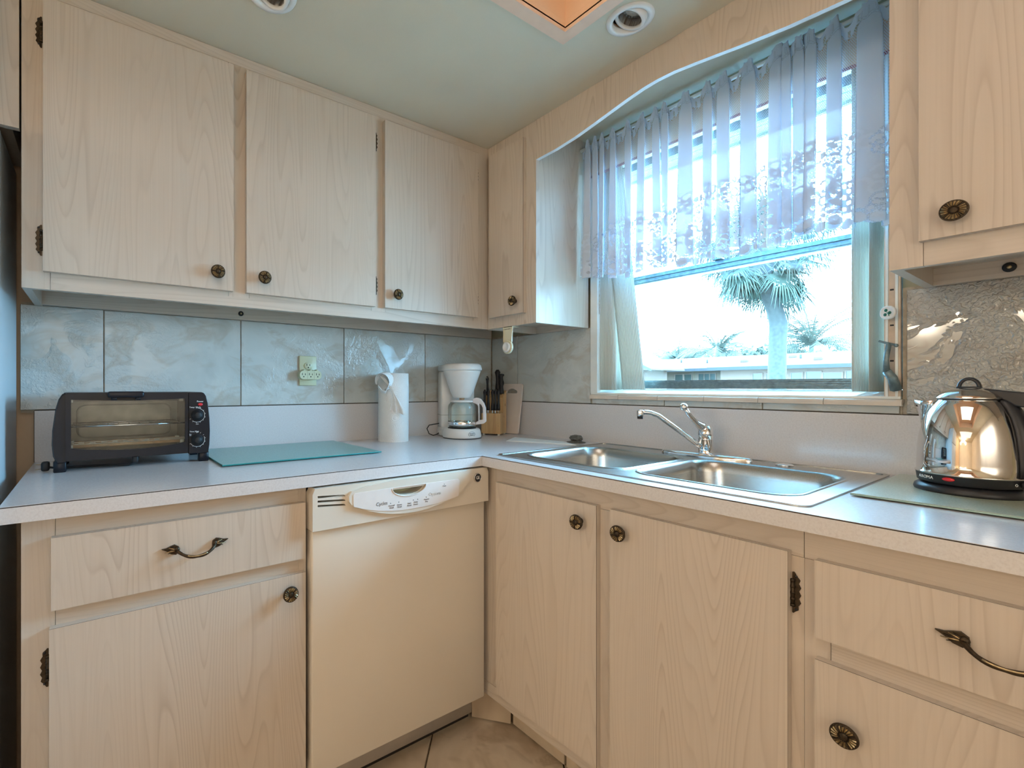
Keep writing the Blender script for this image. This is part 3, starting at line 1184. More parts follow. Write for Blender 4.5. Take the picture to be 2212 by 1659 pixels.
# control panel with three air slots
slots = [[(-1.205 + .004, .8565 - .0125 * i - .001), (-1.122, .8455 - .0125 * i - .0 + .0005), (-1.1185, .8400 - .0125 * i), (-1.205 + .004, .8505 - .0125 * i)] for i in range(3)]
slots = [[(-1.2, .8575 - .0115 * i), (-1.126, .8520 - .0120 * i), (-1.1215, .8475 - .0122 * i), (-1.2, .8515 - .0112 * i)] for i in range(3)]
b = MB()
b.poly([(-1.2135, .768), (-.6155, .768), (-.6155, .862), (-.622, .8765), (-1.207, .8765), (-1.2135, .862)], slots + [[(-.927 + .055 * math.cos(R(q)), .8530 - .0250 * math.sin(R(q))) for q in range(0, 181, 10)]], -.644, -.600, 'y', 'almond')
cp = part('control_panel', b, dw)
b = MB().box(-1.203, -1.118, -.602, -.600, .81, .862, 'dark_gap')
b.box(-1.201, -1.124, -.6425, -.625, .8495, .8505, 'almond')
part('vent', b, cp)
# the smile-shaped swelling
swell = [(-.98, .875), (-1.06, .8685), (-1.108, .859), (-1.1165, .848), (-1.1155, .833), (-1.109, .824), (-1.085, .812), (-1.055, .800), (-1.025, .7905), (-.981, .7815), (-.940, .7775),
         (-.903, .7765), (-.860, .7795), (-.820, .786), (-.784, .795), (-.749, .8075), (-.725, .822), (-.706, .840), (-.694, .860), (-.697, .872), (-.71, .8755)]
pock = [(-.873, .8535)] + [(-.927 + .058 * math.cos(a), .8525 - .0275 * math.sin(a)) for a in [R(q) for q in range(0, 181, 12)]] + [(-.981, .8535)]
pock = [(-.927 + .058 * math.cos(R(q)), .8530 - .0270 * math.sin(R(q))) for q in range(0, 181, 10)]
b = MB()
b.poly(swell, [pock], -.6535, -.644, 'y', 'almond', smooth_side=False)
lens = part('fascia', b, cp)
plate = []
for i in range(21):
    t = i / 20
    x = -.748 - t * .355
    u = (x + .915) / .25
    plate.append((x, .7875 + .058 * abs(u) ** 2.2 * (.62 if u > 0 else 1)))
plate += [(-1.1045, .830), (-1.1045, .850), (-1.100, .8540), (-.99, .8548), (-.748, .8538), (-.7435, .8485)]
b = MB()
b.poly(plate, [pock], -.6548, -.6536, 'y', 'almond_panel')
part('fascia_plate', b, cp)
b = MB()
b.box(-.985, -.869, -.603, -.600, .822, .856, 'ivory_plastic')
b.box(-.981, -.873, -.652, -.646, .8485, .8535, 'almond')
b.tube([(p[0], -.6553, p[1]) for p in pock], .0012, 'almond_panel', 6)
part('pull_recess', b, cp)
FY = -.6551
for s, x, z, sz, mt in (('Cycles', -1.018, .8155, .0135, 'print_grey'), ('Options', -.838, .8205, .0135, 'print_light'),
                        ('Normal\nWash', -.987, .8030, .0062, 'print_grey'), ('Heavy\nWash', -.961, .8020, .0062, 'print_grey'),
                        ('Start\nReset', -.928, .8015, .0062, 'print_grey'), ('Delay\nHours', -.906, .8020, .0062, 'print_grey'),
                        ('Heated\nDry', -.868, .8050, .0062, 'print_grey'), ('Clean', -.803, .8395, .0058, 'print_grey')):
    text(s, sz, mt, face_y(x, FY, z), cp)
for x, z in ((-.990, .8125), (-.963, .8125), (-.914, .8118), (-.899, .8120), (-.869, .8145), (-.803, .8445)):
    b = MB().lathe([(.0014, 0), (.0001, .0003)], 10, 'matte_black', M=Matrix.Translation((x, FY + .0003, z)) @ Matrix.Rotation(R(90), 4, 'X'))
    part('indicator', b, cp)
M_ = Matrix.Translation((-.6625, -.644, .8475)) @ Matrix.Rotation(R(90), 4, 'X')
b = MB().lathe([(.0145, 0), (.0145, .002), (.0125, .003), (.0122, .0024), (.0001, .0024)], 28, 'matte_black', M=M_)
n = 28
b.lathe([(.0146, .0018), (.0143, .0032), (.0130, .0034), (.0126, .0026)], 28, 'chrome', M=M_, cap=False)
bd = part('badge', b, cp)
text('GE', .0145, 'print_white', face_y(-.6625, -.6468, .8475), bd, sx=.85)

# ================================================================ sink
def rr(cx, cy, hx, hy, r, n=7):
    return rrect(cx - hx, cx + hx, cy - hy, cy + hy, r, n)


sink = thing('sink', 'double-bowl brushed steel sink set into the worktop under the window', 'sink', (-.3, -1.06, ZC))
bowls = [(-.335, -.872, .190, .172), (-.335, -1.250, .190, .176)]
b = MB()
outer = rrect(-.590, -.018, -1.470, -.650, .022, 5)
inner = rrect(-.580, -.028, -1.460, -.660, .018, 5)
b.poly(outer, [inner], ZC + .0001, ZC + .0035, 'z', 'brushed_steel')
b.poly(inner, [rr(cx, cy, hx, hy, .060) for cx, cy, hx, hy in bowls], ZC - .004, ZC + .0015, 'z', 'brushed_steel')
part('rim', b, sink)
for cx, cy, hx, hy in bowls:
    b = MB()
    levels = [(.006, ZC + .0015, .066), (.003, ZC + .0042, .063), (.000, ZC + .0038, .060), (-.006, ZC - .004, .060), (-.009, ZC - .03, .062), (-.014, ZC - .10, .064), (-.020, ZC - .130, .066), (-.036, ZC - .150, .060), (-.075, ZC - .158, .050)]
    loops = [[(x, y, z) for x, y in rr(cx, cy, hx + o, hy + o, r)] for o, z, r in levels]
    k = len(loops[0])
    vs = [p for l in loops for p in l] + [(cx, cy, ZC - .162)]
    fs = [(j * k + i, j * k + (i + 1) % k, (j + 1) * k + (i + 1) % k, (j + 1) * k + i) for j in range(len(loops) - 1) for i in range(k)]
    fs += [((len(loops) - 1) * k + i, (len(loops) - 1) * k + (i + 1) % k, len(vs) - 1) for i in range(k)]
    b.add(vs, fs, 'brushed_steel', True)
    bw = part('bowl', b, sink)
    b = MB().lathe([(.043, .003), (.040, .006), (.030, .002), (.012, .001)], 28, 'chrome', c=(cx, cy, ZC - .161))
    part('drain', b, bw)
b = MB().lathe([(.0215, 0), (.0215, .002), (.018, .0045), (.0001, .005)], 28, 'chrome', c=(-.068, -1.262, ZC + .0015))
part('hole_cover', b, sink)

# tap
FX, FYY = -.086, -1.062
z0 = ZC + .0015
tap = thing('tap', 'chrome single-lever kitchen tap behind the sink divider', 'tap', (FX, FYY, z0))
b = MB()
pl = []
for i in range(40):
    a = 2 * PI * i / 40
    ca, sa = math.cos(a), math.sin(a)
    pl.append((FX + .031 * ca * abs(ca) ** 0.0, FYY + .005 + .134 * math.copysign(abs(sa) ** 1.25, sa)))


def ring_at(sc, z):
    return [(FX + (x - FX) * sc[0], FYY + .005 + (y - FYY - .005) * sc[1], z) for x, y in pl]


rings = [ring_at((1, 1), z0), ring_at((1.0, 1.0), z0 + .006), ring_at((.93, .975), z0 + .0105), ring_at((.70, .80), z0 + .0145), ring_at((.1, .1), z0 + .016)]
k = 40
vs = [p for l in rings for p in l]
b.add(vs, [(j * k + i, j * k + (i + 1) % k, (j + 1) * k + (i + 1) % k, (j + 1) * k + i) for j in range(4) for i in range(k)], 'chrome', True)
part('base_plate', b, tap)
b = MB().lathe([(.0225, .010), (.0215, .014), (.0205, .020), (.0205, .056), (.0212, .0565), (.0212, .0585), (.0205, .059), (.0205, .0700)], 36, 'chrome', c=(FX, FYY, z0))
part('body', b, tap)
b = MB().lathe([(.0210, .0705), (.0215, .074), (.0208, .080), (.0185, .090), (.014, .098), (.006, .1025), (.0001, .103)], 36, 'chrome', c=(FX, FYY, z0))
part('cap', b, tap)
# spout swings over the left bowl
tip = Vector((-.235, -.935, 1.052))
hor = (Vector((tip.x, tip.y, 0)) - Vector((FX, FYY, 0)))
dist = hor.length
hor.normalize()


def sp(d, z):
    return (FX + hor.x * d, FYY + hor.y * d, z)


pts = [sp(.012, z0 + .033), sp(.030, z0 + .044)]
for t in (.25, .45, .60, .70):
    pts.append(sp(.012 + t * (dist - .012), z0 + .033 + t * .138))
pts += [sp(dist * .77, z0 + .1335), sp(dist * .84, z0 + .1385), sp(dist * .92, z0 + .1400), sp(dist * .99, z0 + .1395)]
b = MB().tube(pts, [.0095, .0088, .0080, .0077, .0075, .0074, .0073, .0073, .0074, .0078], 'chrome', 14)
b.rbox(-.0085, .0085, -.0085, .0085, -.0115, .0095, 'chrome', .003, 2, M=Matrix.Translation((tip.x, tip.y, z0 + .1375)) @ Matrix.Rotation(math.atan2(hor.y, hor.x), 4, 'Z'))
part('spout', b, tap)
b = MB().lathe([(.0080, 0), (.0085, .003), (.0085, .008)], 20, 'matte_black', c=(tip.x, tip.y, z0 + .119))
part('aerator', b, tap)
lv = Vector((-.158, -1.032, 1.0715)) - Vector((FX, FYY, z0 + .088))
p0 = Vector((FX, FYY, z0 + .090))
pts = [p0 + lv * t + Vector((0, 0, -.010 * math.sin(PI * t))) for t in (0.0, .2, .4, .6, .8, .98)]
b = MB().tube(pts, [.0150, .0120, .0082, .0062, .0058, .0062], 'chrome', 14, flat=1.15)
part('lever', b, tap)
b = MB().ball(p0 + lv, .0118, 'chrome', 20)
part('lever_ball', b, tap)

# strainer with a scouring pad resting on it, folded paper towel
b = MB().lathe([(.036, 0), (.037, .001), (.034, .0030), (.024, .0036), (.022, .0070), (.0001, .0072)], 32, 'dust_steel', c=(-.078, -.572, ZC))
solo('sink_strainer', b, 'small round steel sink strainer lying beside the left bowl', 'strainer')
bm = bmesh.new()
bmesh.ops.create_icosphere(bm, subdivisions=4, radius=1)
for v in bm.verts:
    c = v.co
    sx = math.copysign(abs(c.x) ** .6, c.x)
    sy = math.copysign(abs(c.y) ** .6, c.y)
    w_ = 1 + .05 * math.sin(c.x * 9 + c.z * 7) + .04 * math.sin(c.y * 11)
    v.co = Vector((sx * .018 * w_, sy * .024 * w_, max(c.z, -.75) * .0125 * w_))
b = MB().bm(bm, 'dust_steel', True, Matrix.Translation((-.078, -.572, ZC + .0170)))
solo('scouring_pad', b, 'grey steel-wool scouring pad sitting on the sink strainer', 'scouring pad')
b = MB()
q = [(-.279, -.383), (-.150, -.304), (-.102, -.535), (-.155, -.632)]
b.poly(q, [], ZC, ZC + .0012, 'z', 'towel_paper')
q2 = [(-.272, -.386), (-.152, -.311), (-.106, -.533), (-.157, -.622)]
b.poly(q2, [], ZC + .0012, ZC + .0028, 'z', 'towel_paper')
solo('paper_towel', b, 'folded white paper towel flat on the worktop near the sink strainer', 'paper towel')

# ---------------------------------------------------------------- glass boards
b = MB().rbox(-1.379, -.874, -.402, -.012, ZC + .0022, ZC + .0065, 'teal_glass', .0012, 1, smooth=False)
bd = solo('glass_board', b, 'teal frosted glass cutting board beside the toaster oven', 'cutting board')
b = MB().rbox(-1.3794, -.8736, -.4024, -.0116, ZC + .0024, ZC + .0058, 'teal_edge', .0008, 1, smooth=False)
part('rim', b, bd)
for i, (x, y) in enumerate(((-1.36, -.38), (-.89, -.38), (-1.36, -.03), (-.89, -.03))):
    part('foot', MB().lathe([(.005, 0), (.005, .0025)], 12, 'rubber', c=(x, y, ZC)), bd)
b = MB().rbox(-.396, -.012, -2.02, -1.482, ZC + .0022, ZC + .0065, 'pale_glass', .0012, 1, smooth=False)
bd = solo('glass_board', b, 'pale green frosted glass board under the steel kettle', 'cutting board')
b = MB().rbox(-.3964, -.0116, -2.0204, -1.4816, ZC + .0024, ZC + .0058, 'pale_edge', .0008, 1, smooth=False)
part('rim', b, bd)
for i, (x, y) in enumerate(((-.38, -1.50), (-.38, -2.0), (-.03, -1.50), (-.03, -2.0))):
    part('foot', MB().lathe([(.005, 0), (.005, .0025)], 12, 'rubber', c=(x, y, ZC)), bd)

# ---------------------------------------------------------------- toaster oven (local: x right, -y front)
TM = Matrix.Translation((-1.572, -.246, ZC))
to = thing('toaster_oven', 'black countertop toaster oven with glass door and two dials', 'toaster oven', M=TM)
HX, DEP, Z0, Z1 = .186, .195, .026, .2065


def tp(name, b, parent=None, **kw):
    return part(name, b, parent or to, TM, **kw)


def side_profile_unused(off=0.0):
    f = [(.004, Z1), (-.000, Z1 - .006), (-.010, Z1 - .035), (-.0145, .115), (-.012, .07), (-.006, Z0 + .008), (-.000, Z0)]
    return [(y - off * (1 if i not in (0, 6) else 0), z) for i, (y, z) in enumerate(f)]


FR_ = -.0135
lp = [(-.178, .0255), (-.1865, .044), (-.1890, .074), (-.1880, .110), (-.1815, .165), (-.1750, .190), (-.1680, .2025), (-.1600, .2065), (-.1600, .0255)]
b = MB().poly(lp, [], FR_, DEP, 'y', 'black_plastic')
sdp = tp('side_panel', b)
b = MB().tube([(x, FR_ - .0008, z) for x, z in lp[:8]], .0012, 'matte_black', 6)
tp('edge_bead', b, sdp)
rp_ = [(.183, .0255), (.1865, .050), (.1880, .090), (.1865, .130), (.1820, .175), (.1770, .195), (.1710, .2040), (.1640, .2065), (HX - .057, .2065), (HX - .057, .0255)]
b = MB().poly(rp_, [], FR_, DEP, 'y', 'black_plastic')
cpn = tp('control_panel', b)
b = MB()
b.box(-HX + .02, HX - .057, .004, DEP, Z1 - .003, Z1, 'black_plastic')
b.box(-HX + .02, HX - .057, .004, DEP, Z0, Z0 + .003, 'black_plastic')
b.box(-HX + .02, HX - .057, DEP - .003, DEP, Z0, Z1, 'black_plastic')
tp('shell', b)
b = MB()
b.box(-HX + .0215, -HX + .023, .006, DEP - .004, Z0 + .004, Z1 - .004, 'oven_tin')
b.box(HX - .0605, HX - .059, .006, DEP - .004, Z0 + .004, Z1 - .004, 'oven_tin')
b.box(-HX + .022, HX - .06, DEP - .006, DEP - .004, Z0 + .004, Z1 - .004, 'oven_tin')
b.box(-HX + .022, HX - .06, .006, DEP - .004, Z0 + .0035, Z0 + .005, 'oven_tin')
b.box(-HX + .022, HX - .06, .006, DEP - .004, Z1 - .006, Z1 - .0045, 'oven_tin')
lin = tp('oven_liner', b)
ol = rrect(-.142, .106, .070, .168, .022, 6)
b = MB().tube([(p[0], DEP - .007, p[1]) for p in ol] + [(ol[0][0], DEP - .007, ol[0][1])], .0022, 'oven_tin', 6)
tp('pressed_ridge', b, lin)
# door frame with glass; lower edge of the opening is bowed
DX0, DX1 = -HX + .024, HX - .0585
outr = [(DX0, Z0 + .004), (DX1, Z0 + .004), (DX1, Z1 - .002), (DX0, Z1 - .002)]
hole = []
for i in range(13):
    t = i / 12
    hole.append((DX0 + .012 + t * (DX1 - DX0 - .020), .062 - .012 * math.sin(PI * t) ** .8))
for i in range(13):
    t = 1 - i / 12
    hole.append((DX0 + .012 + t * (DX1 - DX0 - .020), .1885 - .0035 * math.sin(PI * t)))
b = MB().poly(outr, [hole], -.0165, -.0105, 'y', 'black_plastic')
dr = tp('door', b)
for o_ in (dr, cpn, sdp):
    md = o_.modifiers.new('bevel', 'BEVEL')
    md.width = .0016
    md.segments = 2
    md.limit_method = 'ANGLE'
b = MB().box(-.1605, -.1590, -.0145, -.012, .03, .204, 'anodised')  # thin lighter strip standing for the blue highlight along the seam
tp('highlight_strip', b)
b = MB().box(DX0 + .006, DX1 - .004, -.0115, -.0095, .045, .195, 'oven_glass')
tp('glass', b, dr)
b = MB()
b.rbox(-.0705, .0135, -.052, -.026, .1935, .2100, 'black_plastic', .005, 3)
b.rbox(-.0625, -.050, -.045, -.016, .186, .1960, 'black_plastic', .002, 1)
b.rbox(-.0065, .0055, -.045, -.016, .186, .1960, 'black_plastic', .002, 1)
tp('handle', b, dr)
# rack
b = MB()
zr = .1165
b.tube([(DX0 + .004, .004, zr), (DX1 - .003, .004, zr)], .0024, 'chrome', 8)
b.tube([(DX0 + .010, .165, zr), (DX1 - .010, .165, zr)], .0014, 'chrome', 8)
b.tube([(DX0 + .010, .085, zr), (DX1 - .010, .085, zr)], .0012, 'chrome', 6)
for i in range(11):
    x = DX0 + .018 + i * (DX1 - DX0 - .036) / 10
    b.tube([(x, .002, zr + .0015), (x, .10, zr + .0016), (x, .168, zr + .0016)], .0010, 'chrome', 6)
tp('rack', b)
for nm, z, y, mt in (('heating_rod', .060, .045, 'quartz_rod'), ('heating_rod', .060, .145, 'quartz_rod'), ('heating_rod', .186, .06, 'oven_tin')):
    b = MB().tube([(DX0 + .008, y, z), (DX1 - .008, y, z)], .0046, mt, 12)
    b.rbox(DX0 + .003, DX0 + .014, y - .006, y + .006, z - .007, z + .007, 'ceramic', .001, 1)
    b.rbox(DX1 - .014, DX1 - .003, y - .006, y + .006, z - .007, z + .007, 'ceramic', .001, 1)
    tp(nm, b)
for y, z in ((.014, .071), (.012, .044)):
    b = MB()
    holes = [rrect(DX0 + .014 + i * .0255, DX0 + .014 + i * .0255 + .013, z - .0006, z + .0016, .0009, 2) for i in range(9)]
    b.poly([(DX0 + .002, z - .004), (DX1 - .002, z - .004), (DX1 - .002, z + .004), (DX0 + .002, z + .004)], holes, y, y + .001, 'y', 'oven_tin')
    tp('slotted_guard', b)
# dials, lamp, markings
PX = HX - .0335
for kz, zz in ((0, .1385), (1, .0660)):
    yf = -.0136
    Mk = TM @ Matrix.Translation((PX, yf, zz)) @ Matrix.Rotation(R(90), 4, 'X')
    b = MB().lathe([(.0165, 0), (.0165, .003), (.0145, .009), (.0110, .011), (.0098, .018), (.008, .0195), (.0001, .020)], 32, 'matte_black')
    kn = part('dial', b, cpn, Mk)
    b = MB()
    arc = [(PX + .0205 * math.cos(R(a)), yf - .0002, zz + .0205 * math.sin(R(a))) for a in range(-150 if kz else -130, 91 - (60 if kz else 0), 8)]
    b.tube(arc, .00055, 'print_white', 4)
    for a in range(-150, 100, 27):
        b.tube([(PX + q_ * math.cos(R(a)), yf - .0002, zz + q_ * math.sin(R(a))) for q_ in (.0200, .0235)], .0005, 'print_white', 4)
    tp('scale_mark', b, cpn)
text('Power', .0068, 'print_white', TM @ face_y(PX + .008, -.0140, .1790), cpn)
text('Temp / Mode', .0056, 'print_white', TM @ face_y(PX - .006, -.0140, .1620), cpn)
text('Time (Min)', .0056, 'print_white', TM @ face_y(PX - .008, -.0140, .0905), cpn)
text('Off', .0048, 'print_white', TM @ face_y(PX, -.0140, .0885), cpn)
text('MIN', .0042, 'print_white', TM @ face_y(PX, -.0140, .1120), cpn)
text('Stay\nOn', .0036, 'print_white', TM @ face_y(PX - .0185, -.0140, .0810), cpn)
b = MB().ball((PX + .0085, -.0140, .1700), .0055, 'lamp_red', 14, sc=(1.25, .5, .8))
tp('power_light', b, cpn)
for x, y in ((-HX + .012, .004), (HX - .014, .004), (-HX + .012, DEP - .03), (HX - .014, DEP - .03)):
    b = MB().rbox(x - .0135, x + .0135, y - .012, y + .018, 0, Z0 + .004, 'black_plastic', .002, 1)
    tp('foot', b)
b = MB().tube([(.01, .06, .03), (.0, .02, .010), (-.02, .015, .004), (-.09, .05, .004), (-.15, .055, .004), (-.185, .045, .006), (-.203, .035, .012)], .0028, 'matte_black', 8)
tp('cord', b)
b = MB().rbox(-.215, -.197, .022, .048, .002, .026, 'matte_black', .005, 2)
b.tube([(-.214, .030, .020), (-.226, .026, .021)], .0016, 'brass', 6, flat=.5)
b.tube([(-.214, .030, .009), (-.226, .026, .008)], .0016, 'brass', 6, flat=.5)
tp('plug', b)
b = MB().rbox(-.012, .002, -.012, -.002, .012, .030, 'matte_black', .003, 2)
tp('door_catch', b)

# ---------------------------------------------------------------- paper towel roll
RX, RY, RR = -.650, -.110, .0625
b = MB()
nn_ = 64
H = .2765
b.lathe([(RR, .0), (RR, .09), (RR, .18), (RR, H), (.021, H + .0004), (.021, H - .05)], nn_, 'towel_paper', c=(RX, RY, ZC), cap=False, wob=lambda a, z: 1 + .006 * math.sin(a * 3 + z * 20))
b.lathe([(RR, 0), (.02, 0)], nn_, 'towel_paper', c=(RX, RY, ZC), cap=False)
roll = solo('paper_towel_roll', b, 'white paper towel roll standing upright with its loose end twisted into a bow', 'paper towel roll')


def ribbon(path, widths, ups, mat='towel_paper', fold=.004, n=9):
    """pleated strip of paper along a path"""
    b = MB()
    vs = []
    m_ = len(path)
    for i in range(m_):
        p = Vector(path[i])
        u = Vector(ups[i]).normalized()
        d = (Vector(path[min(i + 1, m_ - 1)]) - Vector(path[max(i - 1, 0)])).normalized()
        nrm = d.cross(u).normalized()
        for k in range(n):
            t = -1 + 2 * k / (n - 1)
            vs.append(p + u * t * widths[i] + nrm * fold * math.sin(t * 7 + i * .5) * min(1, widths[i] / .02))
    fs = [(i * n + k, i * n + k + 1, (i + 1) * n + k + 1, (i + 1) * n + k) for i in range(m_ - 1) for k in range(n - 1)]
    b.add(vs, fs, mat, True)
    return b


# screen axes of the roll's face seen from the room: a = to the left along the face, f = outward
fdir = Vector((-.53, -.85, 0)).normalized()
adir = Vector((-.85, .53, 0)).normalized()
c0 = Vector((RX, RY, 0)) + fdir * (RR + .004)


def rp(a, f, z):
    return tuple(c0 + adir * a + fdir * f + Vector((0, 0, ZC + z)))


loop = []
for i in range(15):
    a = R(-20 + i * 20)
    loop.append(rp(.038 + .030 * math.cos(a) * 1.0, .010 + .008 * math.sin(a), .243 + .034 * math.sin(a)))
b = ribbon(loop, [.007 + .016 * math.sin(PI * i / 14) for i in range(15)], [tuple(fdir * 1.0 + adir * .5 + Vector((0, 0, .25 * math.cos(i * .4)))) for i in range(15)], fold=.003)
tw = part('twisted_loop', b, roll)
b = ribbon([rp(.045, .012, .262), rp(.022, .014, .235), rp(.008, .012, .213), rp(-.002, .010, .195), rp(-.012, .008, .170), rp(-.018, .003, .140), rp(-.020, -.002, .118)],
           [.014, .008, .006, .005, .014, .028, .036], [tuple(adir + Vector((0, 0, .35)))] * 7, fold=.004)
part('twisted_tail', b, roll)
b = ribbon([rp(.060, .012, .225), rp(.045, .014, .205), rp(.030, .010, .200), rp(.025, .008, .215)], [.010, .014, .012, .006], [tuple(fdir + Vector((0, 0, .6)))] * 4, fold=.003)
part('twisted_tail', b, roll)

# ---------------------------------------------------------------- coffee maker (local -y = front)
th = R(-24.8)
CM = Matrix.Translation((-.335, -.170, ZC)) @ Matrix.Rotation(th, 4, 'Z')
cm = thing('coffee_maker', 'white drip coffee maker with a cone filter basket near the corner', 'coffee maker', M=CM)


def cp_(name, b, parent=None):
    return part(name, b, parent or cm, CM)


b = MB()
b.lathe([(.084, .003), (.085, .008), (.083, .022), (.079, .036), (.074, .0415), (.0001, .042)], 48, 'white_plastic')
b.lathe([(.083, 0), (.083, .003)], 48, 'matte_black')
b.rbox(-.079, .079, .02, .150, .003, .040, 'white_plastic', .006, 2)
base = cp_('base', b)
b = MB().lathe([(.062, .0418), (.062, .0445), (.0001, .0445)], 40, 'matte_black')
cp_('warming_plate', b)
b = MB()
b.rbox(-.078, .078, .070, .150, .036, .292, 'white_plastic', .010, 3)
b.box(-.0785, .0785, .0695, .1505, .094, .0955, 'shadow_grey')
b.rbox(-.083, .083, .066, .154, .0, .030, 'white_plastic', .008, 2)
cp_('water_tank', b)
b = MB()
b.lathe([(.083, .292), (.087, .296), (.087, .302), (.083, .316), (.074, .322), (.0001, .324)], 48, 'white_plastic', c=(0, .0, 0))
b.rbox(-.078, .078, .0, .152, .293, .321, 'white_plastic', .010, 3)
lidp = cp_('lid', b)
b = MB()
b.lathe([(.036, .174), (.040, .178), (.050, .200), (.080, .284), (.082, .292)], 48, 'white_plastic', c=(0, 0, 0))
b.rbox(-.060, .060, .03, .08, .262, .292, 'white_plastic', .005, 2)
cp_('filter_basket', b)
b = MB().lathe([(.010, .164), (.013, .176)], 20, 'quartz_rod')
cp_('drip_spout', b)
oval = []
Mo = CM @ Matrix.Rotation(R(15), 4, 'Z')
b = MB()
b.tube([(.0155 * math.cos(2 * PI * i / 24), -.0842 + .0012 * abs(math.sin(2 * PI * i / 24)), .021 + .0105 * math.sin(2 * PI * i / 24)) for i in range(25)], .0006, 'matte_black', 5)
lg = part('badge', b, base, Mo)
text('AROMA', .0062, 'matte_black', Mo @ face_y(0, -.0842, .0235), lg)
text('BREW', .0062, 'matte_black', Mo @ face_y(0, -.0848, .0168), lg)
b = MB().tube([(-.072, .12, .055), (-.10, .10, .052), (-.132, .075, .050), (-.146, .055, .036), (-.138, .045, .014), (-.118, .050, .006), (-.098, .075, .008), (-.080, .105, .012)], .0022, 'matte_black', 8)
cp_('cord', b)

# carafe on the warming plate
th2 = th + R(52)
KM = Matrix.Translation((-.335, -.170, ZC + .0448)) @ Matrix.Rotation(th, 4, 'Z')
cf = thing('carafe', 'glass coffee carafe with a white handle standing on the warming plate', 'carafe', M=KM)
b = MB()
b.lathe([(.050, 0), (.057, .002), (.0605, .010), (.0615, .022), (.0615, .085), (.059, .098), (.052, .108), (.048, .112)], 48, 'jug_glass', cap=False)
b.lathe([(.0001, .0015), (.048, .0015), (.055, .0035), (.058, .011)], 48, 'jug_glass', cap=False)
part('jug', b, cf, KM)
b = MB().lathe([(.0618, .0105), (.0625, .012), (.0625, .0240), (.0618, .0255)], 48, 'chrome', cap=False)
part('band', b, cf, KM)
b = MB().lathe([(.046, .108), (.0505, .111), (.0505, .117), (.046, .1195), (.0001, .1205)], 44, 'white_plastic')
part('lid', b, cf, KM)
KH = KM @ Matrix.Rotation(R(-28), 4, 'Z')
b = MB()
prof = [(.047, .108), (.050, .126), (.066, .131), (.084, .126), (.098, .108), (.106, .086), (.108, .028), (.096, .018), (.062, .013), (.0625, .024), (.074, .030), (.073, .094), (.066, .102), (.060, .104)]
inn = [(.0785, .034), (.0935, .036), (.0930, .086), (.086, .101), (.078, .104)]
b.poly(prof, [inn], -.0085, .0085, 'y', 'carafe_white')
hd = part('handle', b, cf, KH)
md = hd.modifiers.new('bevel', 'BEVEL')
md.width = .003
md.segments = 2
md.limit_method = 'ANGLE'

# ---------------------------------------------------------------- knife block
BM_ = Matrix.Translation((-.163, -.168, ZC)) @ Matrix.Rotation(R(-62), 4, 'Z')
kb = thing('knife_block', 'small light-wood knife block full of black-handled knives', 'knife block', M=BM_)
b = MB()
b.poly([(0, .006), (.094, .006), (.094, .205), (.040, .172), (.040, .107), (.034, .100), (0, .100)], [], -.045, .045, 'x', 'block_wood')
part('body', b, kb, BM_)
for x, y in ((-.036, .008), (.036, .008), (-.036, .085), (.036, .085)):
    part('foot', MB().lathe([(.006, 0), (.006, .006)], 12, 'ceramic', c=(x, y, 0)), kb, BM_)


def handle(b, c, h, w, t, mat='matte_black', lean=(0, 0)):
    pts = []
    rs = []
    for i in range(9):
        s = i / 8
        pts.append((c[0] + lean[0] * s, c[1] + lean[1] * s, c[2] + h * s))
        rs.append(w * (.82 + .18 * math.cos(PI * 2 * (s - .05)) * .9 + (.10 if i in (7,) else 0)) if i < 8 else w * .45)
    b.tube(pts, rs, mat, 12, flat=t / w)


spots = [(-.034, 'leftmost'), (-.017, 'second'), (0.004, 'third'), (.018, 'fourth'), (.032, 'rightmost')]
for i, (x, nm) in enumerate(spots):
    b = MB()
    handle(b, (0, 0, 0), .096 + .002 * (i % 2), .0074, .0080)
    b.box(-.0008, .0008, -.004, .004, -.012, .002, 'chrome')
    o = solo('steak_knife', b, {0: 'black-handled steak knife, leftmost of the low front row in the knife block',
                                1: 'black-handled steak knife, second of the low front row in the knife block',
                                2: 'black-handled steak knife in the middle of the low front row in the knife block',
                                3: 'black-handled steak knife, second from the cutting board end of the front row',
                                4: 'black-handled steak knife, closest in the front row to the cutting board'}[i],
             'knife', BM_ @ Matrix.Translation((x, .016, .1135)), group='steak knives in the block')
for x, y, h, w, t, z, lab, ln in ((-.034, .060, .092, .0055, .008, .180, 'slim black sharpening tool handle with a hanging hole in the knife block', (-.004, 0)),
                                  (.010, .078, .098, .0125, .014, .205, 'tall black-handled carving knife behind the steak knives', (-.004, .002))):
    b = MB()
    handle(b, (0, 0, 0), h, w, t, lean=ln)
    b.box(-.0012, .0012, -.006, .006, -.014, .002, 'chrome')
    if x < 0:
        b.lathe([(.0022, -.0058), (.0022, .0058)], 10, 'print_light', M=Matrix.Translation((ln[0], 0, h * .92)) @ Matrix.Rotation(R(90), 4, 'X'))
    solo('sharpening_steel' if x < 0 else 'carving_knife', b, lab, 'knife', BM_ @ Matrix.Translation((x, y, z - .0)))
b = MB()
handle(b, (0, 0, 0), .055, .0135, .013)
b.rbox(-.010, .011, -.006, .006, .040, .052, 'matte_black', .003, 2)
handle(b, (.001, 0, .048), .045, .0125, .012, lean=(-.003, 0))
b.rbox(-.006, .013, -.006, .006, .082, .092, 'matte_black', .004, 2)
b.box(-.0012, .0012, -.006, .006, -.014, .002, 'chrome')
solo('chef_knife', b, 'thick black-handled chef knife with hooked butt in the knife block', 'knife', BM_ @ Matrix.Translation((.030, .066, .190)))

